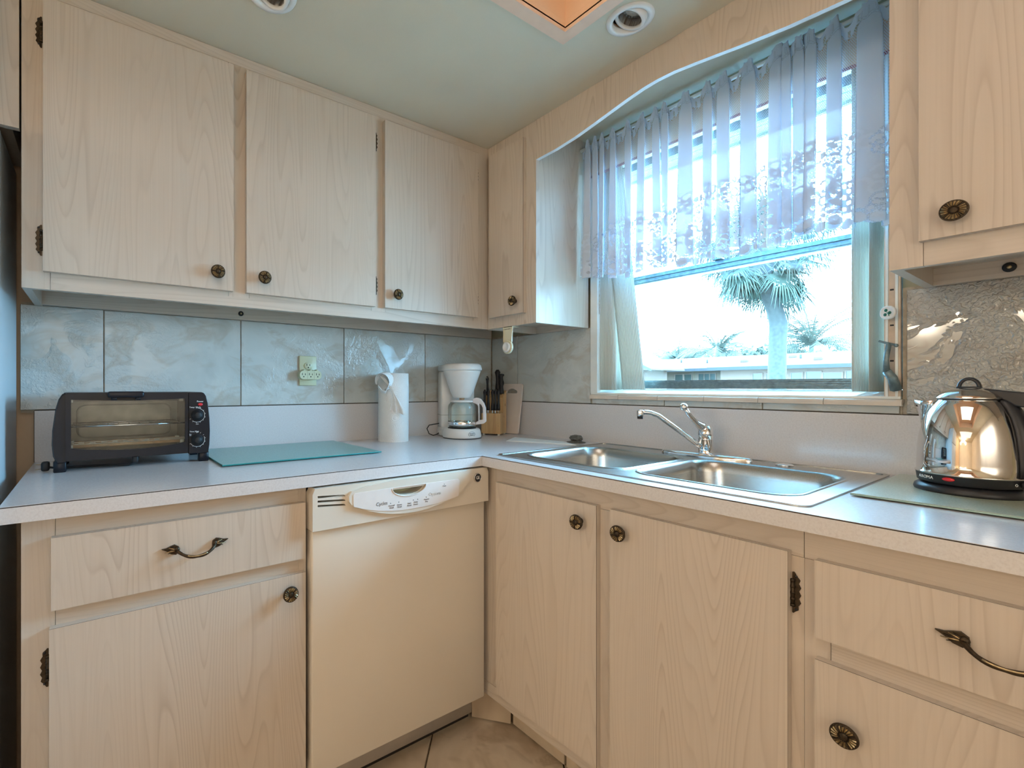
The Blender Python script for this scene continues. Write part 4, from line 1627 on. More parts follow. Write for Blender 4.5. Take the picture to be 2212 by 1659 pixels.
# ---------------------------------------------------------------- white cutting board leaning in the corner
lean = math.atan2(.036, .232)
WM_ = Matrix.Translation((-.046, -.152, ZC + .0012)) @ Matrix.Rotation(R(-90 + 4), 4, 'Z') @ Matrix.Rotation(-lean, 4, 'X')
b = MB()
hole = [(-.034, .198), (-.030, .192), (.030, .192), (.034, .198), (.030, .205), (.006, .2150), (-.006, .2150), (-.030, .205)]
b.poly(rrect(-.067, .067, .001, .238, .008, 4), [[(x + .006, z) for x, z in hole]], 0, .008, 'y', 'board_plastic')
o = solo('cutting_board', b, 'beige plastic cutting board leaning on the wall behind the knife block', 'cutting board', WM_)
md = o.modifiers.new('bevel', 'BEVEL')
md.width = .0015
md.segments = 2
md.limit_method = 'ANGLE'

# ---------------------------------------------------------------- outlet and adapter
oc = thing('wall_outlet', 'ivory duplex wall outlet on the splashback tile', 'outlet', (-.9765, 0, 1.199))
b = MB()
b.rbox(-1.012, -.941, -.003, .006, 1.141, 1.257, 'ivory_plastic', .0025, 2)
part('cover_plate', b, oc)


def recept(b, cx, cz, y, s=1.0, face=True):
    if face:
        b.lathe([(.0168 * s, 0), (.0168 * s, .002), (.0155 * s, .0028), (.0001, .0028)], 28, 'ivory_plastic', M=Matrix.Translation((cx, y, cz)) @ Matrix.Rotation(R(90), 4, 'X') @ Matrix.Diagonal((1, .85, 1, 1)))
        y -= .0028
    b.box(cx - .0075 * s, cx - .0050 * s, y - .0003, y + .001, cz - .0005, cz + .0080 * s, 'matte_black')
    b.box(cx + .0050 * s, cx + .0075 * s, y - .0003, y + .001, cz - .0005, cz + .0065 * s, 'matte_black')
    b.lathe([(.0026 * s, 0), (.0001, .0003)], 12, 'matte_black', M=Matrix.Translation((cx, y, cz - .0065 * s)) @ Matrix.Rotation(R(90), 4, 'X'))


b = MB()
recept(b, -.9765, 1.2185, -.003)
part('socket', b, oc)
b = MB().lathe([(.0028, 0), (.0026, .001)], 12, 'brass', M=Matrix.Translation((-.9765, -.003, 1.199)) @ Matrix.Rotation(R(90), 4, 'X'))
part('screw', b, oc)
ad = thing('outlet_adapter', 'ivory three-way outlet adapter plugged into the lower socket', 'adapter', (-.9765, -.0035, 1.181))
b = MB()
b.poly(rrect(-1.0205, -.9325, 1.1650, 1.1985, .0155, 7), [], -.032, -.0035, 'y', 'ivory_plastic')
for i, c_ in enumerate((-1.003, -.9765, -.950)):
    b.rbox(c_ - .0045, c_ + .0045, -.032, -.008, 1.197, 1.2035, 'ivory_plastic', .002, 1)
body = part('body', b, ad)
for i, c_ in enumerate((-1.005, -.9765, -.948)):
    b = MB()
    recept(b, c_, 1.1815, -.0320, .95, False)
    part('socket', b, ad)
for x in (-.9905, -.9625):
    b = MB().box(x - .0004, x + .0004, -.0323, -.0318, 1.167, 1.197, 'shadow_grey')
    part('groove', b, ad)

# ---------------------------------------------------------------- strip hanging below the corner cabinet
hg = thing('hanging_hook', 'cream plastic strip with a round white button hanging below the corner cabinet', 'hook', (-.303, -.424, ZU))
b = MB()
b.poly([(-.4505, ZU - .0005), (-.3965, ZU - .0005), (-.402, 1.310), (-.445, 1.310)], [], -.309, -.306, 'x', 'cream_plastic')
b.box(-.309, -.270, -.448, -.399, ZU - .0025, ZU - .0005, 'cream_plastic')
for y in (-.4465, -.4030):
    b.box(-.3115, -.306, y, y + .0025, 1.315, ZU - .003, 'cream_plastic')
for i in range(6):
    y = -.444 + i * .0078
    b.box(-.3096, -.3088, y, y + .0035, ZU - .0120, ZU - .0085, 'matte_black')
part('strip', b, hg)
Mh = Matrix.Translation((-.306, -.4235, 1.294)) @ Matrix.Rotation(R(-90), 4, 'Y')
b = MB().lathe([(.0260, -.002), (.0265, .006), (.0245, .0082), (.0222, .0070)], 40, 'cream_plastic', M=Mh)
part('housing', b, hg)
b = MB().lathe([(.0200, .0060), (.0205, .0120), (.0180, .0145), (.0135, .0150), (.0120, .0135), (.0001, .0135)], 40, 'white_plastic', M=Mh)
part('button', b, hg)

# ---------------------------------------------------------------- kettle
KX, KY = -.180, -1.616
ZB = ZC + .0066
b = MB().lathe([(.079, 0), (.0800, .004), (.0785, .010), (.072, .0150), (.060, .017), (.0001, .017)], 56, 'kettle_black', c=(KX, KY, ZB))
solo('kettle_stand', b, 'round black power stand beneath the steel kettle', 'kettle stand')
ke = thing('kettle', 'mirror-polished steel electric kettle with black handle and base band', 'kettle', (KX, KY, ZB + .0172))
ZK0 = ZB + .0174
b = MB().lathe([(.070, 0), (.0745, .003), (.0765, .0185), (.0770, .0195)], 56, 'kettle_black', c=(KX, KY, ZK0))
band = part('base_band', b, ke)
b = MB()
prof = [(.0770, .0195), (.0785, .0205), (.0780, .0225), (.0758, .0245), (.0758, .045), (.0748, .070), (.0725, .095), (.0685, .118), (.0625, .139), (.0545, .157), (.0480, .167), (.0445, .1715), (.044, .1725)]
b.lathe(prof, 72, 'polished_steel', c=(KX, KY, ZK0), cap=False)
body = part('body', b, ke)
b = MB()
b.lathe([(.0445, .1735), (.0480, .1745), (.0475, .1765), (.042, .184), (.033, .1905), (.022, .1950), (.0001, .1975)], 56, 'polished_steel', c=(KX, KY, ZK0))
b.lathe([(.0445, .1700), (.0450, .1738)], 56, 'matte_black', c=(KX, KY, ZK0), cap=False)
lid = part('lid', b, ke)
sd = Vector((.10, .995, 0)).normalized()      # across the view, towards the spout
b = MB()
b.rbox(-.017, .017, -.008, .008, .1945, .1990, 'kettle_black', .002, 2, M=Matrix.Translation((KX, KY, ZK0)) @ Matrix.Rotation(math.atan2(sd.y, sd.x), 4, 'Z'))
ring = [Vector((KX, KY, ZK0 + .1975)) + sd * (.0140 * math.cos(R(a))) + Vector((0, 0, .0175 * math.sin(R(a)))) for a in range(-8, 189, 14)]
b.tube(ring, .0033, 'kettle_black', 10, flat=1.4)
part('knob', b, lid)
# spout: pointed V trough out of the shoulder
sdir = Vector((.12, .993, 0)).normalized()
sn = Vector((-sdir.y, sdir.x, 0))


def kp(a, s, z):
    return tuple(Vector((KX, KY, ZK0 + z)) + sdir * a + sn * s)


rows = []
for i in range(7):
    t = i / 6
    zc_ = .112 + t * .0570
    a_t = .0700 - .002 * t + .0125 * t ** 1.5
    wd = .004 + .018 * t ** .8
    root = .0690 - .020 * t ** 1.3
    rows.append([kp(root - .004, -wd, zc_), kp((root + a_t) / 2, -wd * .62, zc_ - .001), kp(a_t, -.0008, zc_), kp(a_t, .0008, zc_), kp((root + a_t) / 2, wd * .62, zc_ - .001), kp(root - .004, wd, zc_)])
vs = [p for r_ in rows for p in r_]
b = MB().add(vs, [(j * 6 + i, j * 6 + i + 1, (j + 1) * 6 + i + 1, (j + 1) * 6 + i) for j in range(6) for i in range(5)], 'polished_steel', True)
spt = part('spout', b, ke)
md = spt.modifiers.new('thick', 'SOLIDIFY')
md.thickness = .0012
# handle away from the spout
hdv = -sd
hnv = Vector((-hdv.y, hdv.x, 0))


def hp(a, z, s=0):
    return Vector((KX, KY, ZK0 + z)) + hdv * a + hnv * s


b = MB()
hw = .0135
outl = [(.018, .1955), (.052, .190), (.100, .184), (.124, .168), (.133, .132), (.130, .086), (.118, .058), (.100, .050), (.097, .060), (.110, .070), (.117, .100), (.114, .135), (.103, .152), (.088, .158), (.062, .160)]
vs = [hp(a, z, -hw) for a, z in outl] + [hp(a, z, hw) for a, z in outl]
tri = tessellate_polygon([[Vector((a, z, 0)) for a, z in outl]])
k = len(outl)
fs = [tuple(q_) for q_ in tri] + [tuple(i + k for i in reversed(q_)) for q_ in tri] + [(i, (i + 1) % k, (i + 1) % k + k, i + k) for i in range(k)]
b.add(vs, fs, 'kettle_black')
hd = part('handle', b, ke)
md = hd.modifiers.new('bevel', 'BEVEL')
md.width = .004
md.segments = 3
md.limit_method = 'ANGLE'
# black spine that follows the body under the handle
b = MB()
rows = []
for (rr_, zz), wv in zip(prof[3:], [.030, .030, .030, .029, .027, .024, .021, .018, .016, .014]):
    row = []
    for s in (-1, -.5, 0, .5, 1):
        ang = s * wv / rr_
        dv = hdv * math.cos(ang) + hnv * math.sin(ang)
        row.append(Vector((KX, KY, ZK0 + zz)) + dv * (rr_ + .0035 + .010 * (1 - s * s)))
    rows.append(row)
vs = [p for r_ in rows for p in r_]
b.add(vs, [(j * 5 + i, j * 5 + i + 1, (j + 1) * 5 + i + 1, (j + 1) * 5 + i) for j in range(len(rows) - 1) for i in range(4)], 'kettle_black', True)
spn = part('handle_spine', b, ke)
md = spn.modifiers.new('thick', 'SOLIDIFY')
md.thickness = .004
# lettering, lamp and switch on the base band
cdir = Vector((-1.6716 - KX, -1.7915 - KY, 0)).normalized()


def bandM(deg, z, rr_=.0770):
    a = math.atan2(cdir.y, cdir.x) + R(deg)
    return Matrix.Translation((KX + rr_ * math.cos(a), KY + rr_ * math.sin(a), ZK0 + z)) @ Matrix.Rotation(a + R(90), 4, 'Z') @ Matrix.Rotation(R(90), 4, 'X')


for i, ch in enumerate('AROMA'):
    text(ch, .0088, 'print_white', bandM(-62 + i * 5.2, .0115, .0768), band)
b = MB().ball((0, 0, 0), .0075, 'lamp_red', 18, sc=(1.25, .52, .35))
part('power_light', b, band, bandM(-21, .0125, .0762))
b = MB().tube([(.0022 * math.cos(2 * PI * i / 16), .0022 * math.sin(2 * PI * i / 16), .0006) for i in range(17)], .0005, 'print_white', 5)
part('switch_mark', b, band, bandM(50, .011, .0765))
b = MB().rbox(-.010, .010, -.005, .005, -.001, .006, 'matte_black', .002, 1)
part('switch', b, band, bandM(64, .0105, .0765))

# ---------------------------------------------------------------- recessed ceiling lamps
for (x, y), lab, rz in ((CAN[0], 'white recessed eyeball ceiling lamp near the window board', R(40)), (CAN[1], 'white recessed eyeball ceiling lamp above the long wall cabinet', R(100))):
    dl = thing('recessed_lamp', lab, 'ceiling lamp', (x, y, ZT), group='recessed ceiling lamps')
    b = MB().lathe([(.0435, .010), (.0440, -.004), (.050, -.0055), (.0585, -.0040), (.0605, .0)], 44, 'white_plastic', c=(x, y, ZT), cap=False)
    part('trim_ring', b, dl)
    Mg = Matrix.Translation((x, y, ZT + .004)) @ Matrix.Rotation(rz, 4, 'Z') @ Matrix.Rotation(R(24), 4, 'X')
    b = MB().lathe([(.0425, .012), (.0425, -.001), (.0400, -.0045), (.0335, -.0060), (.0325, -.002), (.0325, .03)], 40, 'tray_paint' if 0 else 'white_plastic', M=Mg, cap=False)
    part('gimbal', b, dl)
    b = MB().lathe([(.0430, .006), (.0470, .006)], 40, 'matte_black', c=(x, y, ZT + .002), cap=False)
    b.lathe([(.0325, .030), (.0325, .002)], 40, 'cabinet_inside', M=Mg, cap=False)
    b.lathe([(.060, .02), (.060, .12), (.0001, .12)], 30, 'matte_black', c=(x, y, ZT), cap=False)
    part('can', b, dl)
    b = MB().lathe([(.0001, .008), (.012, .0085), (.022, .011), (.0275, .016), (.0285, .020), (.024, .05), (.012, .07)], 36, 'bulb_glass', M=Mg @ Matrix.Translation((0, .003, .004)), cap=False)
    part('bulb', b, dl)

# ================================================================ vertical blind
vb = thing('vertical_blind', 'pale ribbed vertical blind drawn open to both sides of the window', 'blind', (.02, -1.03, 2.0))
b = MB()
b.rbox(.004, .060, WY0 + .03, WY1 - .006, 2.000, 2.028, 'white_metal', .003, 1)
part('head_rail', b, vb)
b = MB()
b.box(-.012, -.008, WY0 - .03, WY1 + .003, 1.986, 2.072, 'valance_tan')
b.box(-.0125, -.0075, WY0 - .03, WY1 + .003, 1.979, 1.987, 'red_trim')
part('valance', b, vb)


def vane_obj(y0, y1, x0, x1, zt, zb, yt0=None, yt1=None, xt0=None, xt1=None):
    """curved vane between two plan points, optionally swung at the top"""
    yt0 = y0 if yt0 is None else yt0
    yt1 = y1 if yt1 is None else yt1
    xt0 = x0 if xt0 is None else xt0
    xt1 = x1 if xt1 is None else xt1
    n, k = 8, 10
    vs, uv = [], []
    for j in range(k + 1):
        t = j / k
        for i in range(n + 1):
            s = i / n
            ya, yb = y0 + (yt0 - y0) * t, y1 + (yt1 - y1) * t
            xa, xb = x0 + (xt0 - x0) * t, x1 + (xt1 - x1) * t
            vs.append((xa + (xb - xa) * s - .006 * math.sin(PI * s), ya + (yb - ya) * s, zb + (zt - zb) * t))
            uv.append((s, t))
    fs = [(j * (n + 1) + i, j * (n + 1) + i + 1, (j + 1) * (n + 1) + i + 1, (j + 1) * (n + 1) + i) for j in range(k) for i in range(n)]
    me = bpy.data.meshes.new('vane')
    me.from_pydata(vs, [], fs)
    ul = me.uv_layers.new(name='UVMap')
    for l in me.loops:
        ul.data[l.index].uv = uv[l.vertex_index]
    me.materials.append(MATS['blind_vane'])
    for p in me.polygons:
        p.use_smooth = True
    o = part('vane', me, vb)
    md = o.modifiers.new('thick', 'SOLIDIFY')
    md.thickness = .0012
    return o


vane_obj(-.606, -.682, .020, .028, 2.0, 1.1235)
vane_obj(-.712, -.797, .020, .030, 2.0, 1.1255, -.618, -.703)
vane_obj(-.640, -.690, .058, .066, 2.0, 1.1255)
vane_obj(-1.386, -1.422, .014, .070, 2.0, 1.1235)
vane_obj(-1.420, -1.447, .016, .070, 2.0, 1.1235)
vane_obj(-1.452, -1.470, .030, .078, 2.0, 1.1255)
b = MB()
z = 1.425
b.tube([(.010, -.6165, 1.43), (.010, -.6165, 1.98)], .0006, 'white_metal', 5)
zs = np.arange(1.43, 1.98, .0062)
for z in zs:
    b.ball((.010, -.6165, float(z)), .0020, 'track_metal', 6)
part('bead_chain', b, vb)
b = MB().rbox(.002, .018, -.6035, -.5935, 1.205, 1.315, 'cream_plastic', .003, 2)
part('cord_weight', b, vb)

# little disc ornament on a thread
on = thing('hanging_ornament', 'small round white disc with a green clover hanging at the window edge', 'ornament', (-.030, -1.4655, 1.321))
Mo_ = Matrix.Translation((-.030, -1.4655, 1.3215)) @ Matrix.Rotation(R(-25), 4, 'Z') @ Matrix.Rotation(R(-90), 4, 'Y')
b = MB().lathe([(.0150, -.004), (.0170, -.0025), (.0170, .003), (.0150, .0045), (.0135, .0038), (.0001, .0038)], 36, 'white_plastic', M=Mo_)
part('disc', b, on)
b = MB()
for a in (20, 140, 260):
    b.ball((.0062 * math.cos(R(a)), .0062 * math.sin(R(a)), .0042), .0040, 'ornament_green', 12, M=Mo_, sc=(1, 1, .25))
b.tube([(.0, .0, .0046), (-.004, -.004, .0046), (-.009, -.005, .0046)], .0010, 'ornament_green', 6, M=Mo_)
part('clover', b, on)
b = MB().tube([(-.030, -1.4655, 1.338), (-.030, -1.4655, 1.55), (-.028, -1.4655, 1.975)], .0005, 'white_metal', 5)
b.tube([(-.0303 + .003 * math.cos(R(a)), -1.4655, 1.3395 + .003 * math.sin(R(a))) for a in range(0, 361, 40)], .0005, 'white_metal', 5)
part('thread', b, on)

# ================================================================ lace curtain on its rod
RZ = 2.0835
RXX = -.050
b = MB().tube([(RXX, -.5735, RZ), (RXX, -1.5215, RZ)], .0062, 'rod_and_lit_edge', 14)
solo('curtain_rod', b, 'slim white curtain rod across the window recess', 'curtain rod')

pl = [(-.614, .020), (-.647, .020), (-.677, .017), (-.725, .018), (-.785, .022), (-.838, .022), (-.888, .020), (-.920, .022), (-.989, .036), (-1.058, .024),
      (-1.102, .032), (-1.170, .036), (-1.238, .024), (-1.263, .020), (-1.292, .022), (-1.320, .024), (-1.369, .026), (-1.438, .044)]
path = []          # (y, x, weight of header 0..1)
x_f, x_m, x_b = RXX - .015, RXX - .008, RXX - .003


def seg(y0, x0, y1, x1, h0, h1, step=.0026):
    n_ = max(2, int(abs(y1 - y0) / step))
    for i in range(n_):
        t = i / n_
        path.append((y0 + (y1 - y0) * t, x0 + (x1 - x0) * t, h0 + (h1 - h0) * t))


def turn(y, xa, xb, sgn):
    for i in range(1, 6):
        t = PI * i / 6
        path.append((y + sgn * .0022 * math.sin(t), (xa + xb) / 2 + (xa - xb) / 2 * math.cos(t), 1.0))


yp = -.586
for i, (yc, w_) in enumerate(pl):
    a_, c_ = yc + w_ / 2, yc - w_ / 2
    seg(yp, x_b, a_, x_f if i else x_b, -.05, .12)
    seg(a_, x_f, c_, x_f, 1.0, 1.0)
    turn(c_, x_f, x_m, -1)
    seg(c_, x_m, a_, x_m, 1.0, 1.0)
    turn(a_, x_m, x_b, 1)
    seg(a_, x_b, c_, x_b, 1.0, .96)
    yp = c_
seg(yp, x_b, -1.512, x_b, .3, .0)
path.append((-1.512, x_b, 0))
P = np.array(path)
d_ = np.hypot(np.diff(P[:, 0]), np.diff(P[:, 1]))
arc_s = np.concatenate([[0], np.cumsum(d_)])
nu, nv = len(P), 210
V = np.linspace(0, 1, nv)
yy, xx, hh = P[:, 0], P[:, 1], P[:, 2]
prog = (-.586 - yy) / .93
# top edge: stands above the rod at the gathers, sags between
ztop = RZ - .016 + .036 * np.clip(hh, 0, 1) ** 1.5
ztop = np.convolve(np.pad(ztop, 3, 'edge'), np.ones(7) / 7, 'valid') + .004 * np.sin(yy * 190)
zbot = 1.566 - .055 * prog + .010 * np.sin(prog * 21 + .6) - .010 * (hh > .9)
right = yy < -1.455
YY = np.zeros((nv, nu))
XX = np.zeros((nv, nu))
ZZ = np.zeros((nv, nu))
yc_all = np.array([p[0] for p in pl])
wi = np.array([p[1] for p in pl])
near_i = np.argmin(np.abs(yy[:, None] - yc_all[None, :]), axis=1)
for j, v in enumerate(V):
    ZZ[j] = ztop + (zbot - ztop) * v
    grow = 1 + .25 * v * np.sin(near_i * 2.3 + 1.0) + .18 * v
    drift = .003 * v * np.sin(near_i * 1.7)
    inside = (hh > .95)
    grow = grow * (1 - .38 * math.exp(-(v * 16) ** 2))
    cy_ = yc_all[near_i]
    YY[j] = np.where(inside, cy_ + (yy - cy_) * grow + drift, yy + drift * .6)
    XX[j] = xx - .012 * v * np.cos(prog * 40 + near_i * .4) - .006 * v
    # pulled over the rod at the head
    XX[j] += -.004 * np.exp(-(v * 30) ** 2)
YY = np.clip(YY, -1.517, -.580)

# lace density drawn over arc length (m) and height below the rod (m)
S = arc_s[None, :] * np.ones((nv, 1))
Hh = (RZ - ZZ)
Vn = (ztop[None, :] - ZZ) / (ztop - zbot)[None, :]
D = np.full((nv, nu), .5)
Tt = float((RZ - zbot).mean())
up = Tt - Hh + (zbot - zbot.mean())[None, :]     # height above the lower edge
PER = .172
U = np.mod(S + .02, PER) - PER / 2
D[up < .235 + .02 * np.cos(2 * PI * U / PER)] = .25


def disc(cx, cy, r, val, sx=1.0):
    D[((U - cx) / sx) ** 2 + (up - cy) ** 2 < r * r] = val


def ring(cx, cy, r, w, val, a0=None, a1=None):
    q = np.hypot(U - cx, up - cy)
    mk = np.abs(q - r) < w
    if a0 is not None:
        an = np.degrees(np.arctan2(up - cy, U - cx)) % 360
        mk &= (an > a0) & (an < a1)
    D[mk] = val


def flower(cx, cy, r, ph=0.0):
    for k in range(5):
        a = 2 * PI * k / 5 + ph
        disc(cx + r * .62 * math.cos(a), cy + r * .62 * math.sin(a), r * .50, 1.0)
        ring(cx + r * .62 * math.cos(a), cy + r * .62 * math.sin(a), r * .50, .0011, .12)
    disc(cx, cy, r * .25, 1.0)
    ring(cx, cy, r * .25, .0011, .12)
    disc(cx, cy, r * .08, .05)


def leaf(cx, cy, l, a):
    ca, sa = math.cos(a), math.sin(a)
    p = (U - cx) * ca + (up - cy) * sa
    q = -(U - cx) * sa + (up - cy) * ca
    m_ = (p > 0) & (p < l) & (np.abs(q) < .36 * l * np.sin(np.clip(p / l, 0, 1) * PI))
    D[m_] = 1.0
    D[m_ & (np.abs(q) < .0010)] = .12


def scroll(cx, cy, r, s):
    ring(cx, cy, r, .0034, 1.0, *((20, 300) if s > 0 else (240, 359)))
    if s < 0:
        ring(cx, cy, r, .0034, 1.0, 0, 160)
    disc(cx + (r * .45 if s > 0 else -r * .45), cy - r * .75, .0052, 1.0)


# arch of scrolls with a medallion above the pot
for sg in (-1, 1):
    scroll(sg * .022, .180, .015, sg)
    scroll(sg * .030, .222, .013, -sg)
    scroll(sg * .050, .200, .015, sg)
ring(0, .210, .024, .0014, 1.0)
disc(0, .205, .0150, 1.0)
for k in range(4):
    disc(.0058 * math.cos(PI / 2 * k), .205 + .0058 * math.sin(PI / 2 * k), .0042, .05)
disc(0, .205, .002, 1.0)
disc(0, .243, .0085, 1.0)
disc(0, .243, .0032, .05)
disc(-.016, .236, .0060, 1.0)
disc(.016, .236, .0060, 1.0)
# coffee pot with open dots
pot = (np.abs(U) < .021 + .014 * np.sin(np.clip((up - .045) / .085, 0, 1) * PI * .82 + .35)) & (up > .042) & (up < .128)
D[pot] = 1.0
lidm = (up >= .130) & (up < .156) & (np.abs(U) < .023 - (up - .130) * .80)
D[lidm] = .95
D[(up > .127) & (up < .131) & (np.abs(U) < .027)] = .12
disc(0, .159, .0045, 1.0)
D[(up > .036) & (up < .042) & (np.abs(U) < .026)] = .95
for r_, z_ in enumerate((.054, .069, .084, .099, .113)):
    for c_ in (-.021, 0, .021) if r_ % 2 == 0 else (-.0110, .0110):
        if abs(c_) > .018 and r_ == 4:
            c_ *= .72
        disc(c_, z_, .0048, .05)
        disc(c_, z_, .0017, .90)
ring(-.039, .098, .018, .0036, 1.0, 95, 265)
ring(.040, .092, .016, .0040, 1.0, 0, 150)
# flower bunches between the pots
for sg in (-1, 1):
    flower(sg * PER / 2 - sg * .004, .196, .026, .4 * sg)
    flower(sg * .076, .178, .017, .9)
    leaf(sg * .078, .160, .026, R(-90 + 24 * sg))
    leaf(sg * .100, .160, .028, R(-90 - 14 * sg))
    scroll(sg * .070, .118, .015, -sg)
    scroll(sg * .066, .080, .012, sg)
    leaf(sg * .090, .070, .030, R(90 + 30 * sg))
    leaf(sg * .100, .062, .030, R(90 - 25 * sg))
    flower(sg * PER / 2 - sg * .002, .045, .027, .2)
    flower(sg * .068, .030, .019, .7)
    flower(sg * .036, .020, .014, .1)
for k_ in range(nu):
    if hh[k_] > .95:
        col_ = D[:, k_]
        if abs(xx[k_] - x_f) < .002:
            col_[(col_ > .38) & (col_ < .6)] = .965
            col_[(col_ <= .38) & (col_ > .2)] = .93
        elif xx[k_] < x_b - .001:
            col_[Vn[:, k_] > .06] = .66
# band of petals along the lower edge
edge_u = np.mod(S, .030) - .015
edge_h = .006 * np.cos(2 * PI * S / .11)
scal = (edge_u ** 2 + (up - .0115 - edge_h) ** 2) < .0145 ** 2
D[scal & (D < .6)] = 1.0
rim = np.abs(np.hypot(edge_u, up - .0115 - edge_h) - .0145) < .0011
D[rim & (up > .012)] = .12
D[(up < .0115 + edge_h) & ~scal] = 0.0
# heading: solid double cloth
D[Vn < .055] = .93
D[(Vn >= .055) & (Vn < .063)] = .30
D[(Vn < .05) & (np.abs(np.mod(S, .02) - .01) < .002) & (Vn > .02)] = .45

idx = np.arange(nu * nv).reshape(nv, nu)
quads = np.stack([idx[:-1, :-1], idx[:-1, 1:], idx[1:, 1:], idx[1:, :-1]], -1).reshape(-1, 4)
verts = np.stack([XX, YY, ZZ], -1).reshape(-1, 3)
me = bpy.data.meshes.new('lace_curtain')
me.vertices.add(len(verts))
me.vertices.foreach_set('co', verts.astype(np.float32).ravel())
me.loops.add(quads.size)
me.loops.foreach_set('vertex_index', quads.astype(np.int32).ravel())
me.polygons.add(len(quads))
me.polygons.foreach_set('loop_start', np.arange(0, quads.size, 4, dtype=np.int32))
me.polygons.foreach_set('use_smooth', np.ones(len(quads), dtype=bool))
ul = me.uv_layers.new(name='UVMap')
uvs = np.stack([S, Hh], -1).reshape(-1, 2)[quads.ravel()]
ul.data.foreach_set('uv', uvs.astype(np.float32).ravel())
at = me.attributes.new('lace', 'FLOAT', 'POINT')
at.data.foreach_set('value', D.astype(np.float32).ravel())
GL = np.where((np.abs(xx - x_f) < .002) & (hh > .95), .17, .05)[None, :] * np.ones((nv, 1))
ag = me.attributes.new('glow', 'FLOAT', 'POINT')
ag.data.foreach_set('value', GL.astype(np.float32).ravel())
me.materials.append(MATS['lace'])
me.update(calc_edges=True)
me.validate()
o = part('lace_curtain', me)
o['label'] = 'short white lace curtain with coffee pots and flowers gathered on the rod'
o['category'] = 'curtain'

# ================================================================ outside
GZ = -.15
b = MB().box(.22, 140, -90, 120, GZ - .2, GZ, 'bounce_ground')  # unseen ground, made pale to bounce skylight in through the window
struct('ground_outside', b)
# boarded eave above the window
ev = struct('trim_3', MB().box(.20, .215, -4, 2.5, 2.13, 2.42, 'stucco'))
for i in range(9):
    x0 = .215 + i * .075
    b = MB().box(x0 + .002, x0 + .073, -4, 2.5, 2.400 - i * .011, 2.412 - i * .011, 'eave_board')
    part('board', b, ev)
part('fascia', MB().box(.89, .91, -4, 2.5, 2.300, 2.45, 'eave_board'), ev)


def house(nm, label, x, yA, yB, zw, wins, ridge_dx, ridge_z, eave=.55, mat='stucco', low=None):
    h = thing(nm, label, 'house', (x, (yA + yB) / 2, GZ))
    b = MB().box(x, x + 2 * ridge_dx, yA, yB, GZ, zw, mat)
    part('wall', b, h)
    b = MB()
    e = eave
    prof = [(x - e, zw - .06), (x - e, zw + .06), (x + ridge_dx, ridge_z + .05), (x + 2 * ridge_dx + e, zw + .06), (x + 2 * ridge_dx + e, zw - .06)]
    b.poly(prof, [], yA - .4, yB + .4, 'y', 'roof_shingle')
    part('roof', b, h)
    b = MB().box(x - e - .03, x - e, yA - .4, yB + .4, zw - .09, zw + .075, 'fascia')
    part('fascia', b, h)
    for (y0, y1, z0, z1) in wins:
        b = MB()
        b.poly([(y0 - .05, z0 - .05), (y1 + .05, z0 - .05), (y1 + .05, z1 + .05), (y0 - .05, z1 + .05)],
               [[(y0, z0), (y1, z0), (y1, z1), (y0, z1)]], x - .04, x, 'x', 'stucco')
        w = part('window', b, h)
        b = MB().box(x - .015, x - .005, y0, y1, z0, z1, 'far_glass')
        part('pane', b, w)
        if y1 - y0 > .8:
            b = MB()
            for q in (1 / 3, 2 / 3):
                b.box(x - .03, x - .014, y0 + (y1 - y0) * q - .02, y0 + (y1 - y0) * q + .02, z0, z1, 'stucco')
            part('mullion', b, w)
    return h


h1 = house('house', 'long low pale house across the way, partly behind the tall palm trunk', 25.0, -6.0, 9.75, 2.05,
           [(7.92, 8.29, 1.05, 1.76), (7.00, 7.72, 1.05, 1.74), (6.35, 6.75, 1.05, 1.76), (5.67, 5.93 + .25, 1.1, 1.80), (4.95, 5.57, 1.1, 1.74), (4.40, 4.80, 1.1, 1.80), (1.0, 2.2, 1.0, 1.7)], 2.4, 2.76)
for (y, x_) in ((8.9, 25.6), (7.1, 26.3), (5.9, 25.5)):
    z_ = 2.11 + (x_ - 24.45) * (.65 / 2.95)
    part('roof_vent', MB().rbox(x_ - .12, x_ + .12, y - .15, y + .15, z_ - .05, z_ + .16, 'roof_shingle', .03, 1), h1)
part('vent_pipe', MB().tube([(26.0, 6.7, 2.3), (26.0, 6.7, 2.66)], .05, 'fascia', 8), h1)
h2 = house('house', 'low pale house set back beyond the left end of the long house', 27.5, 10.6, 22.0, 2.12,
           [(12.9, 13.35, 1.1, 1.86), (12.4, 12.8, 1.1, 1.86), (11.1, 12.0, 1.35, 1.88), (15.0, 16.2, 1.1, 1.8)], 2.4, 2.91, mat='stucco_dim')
for (y, x_) in ((13.6, 28.7), (11.9, 28.3)):
    z_ = 2.18 + (x_ - 26.95) * (.73 / 2.95)
    part('vent_pipe', MB().tube([(x_, y, z_ - .05), (x_, y, z_ + .22)], .045, 'fascia', 8), h2)
# gabled roof coming in from the left
h3 = thing('gabled_house', 'pale gabled roof sloping down into view behind the left blind vane', 'house', (21.5, 15, GZ))
b = MB()
b.poly([(11.3, 1.98), (11.3, 2.06), (15.6, 4.15), (19.9, 2.06), (19.9, 1.98)], [], 21.2, 24.5, 'x', 'roof_shingle')
part('roof', b, h3)
b = MB().poly([(11.25, 1.90), (11.25, 2.02), (15.6, 4.12), (15.6, 3.98)], [], 21.15, 21.2, 'x', 'fascia')
part('fascia', b, h3)
b = MB().poly([(12.2, GZ), (12.2, 2.35), (15.6, 3.95), (19.0, 2.35), (19.0, GZ)], [], 21.3, 24.4, 'x', 'stucco')
part('wall', b, h3)

RNG = random.Random(5)


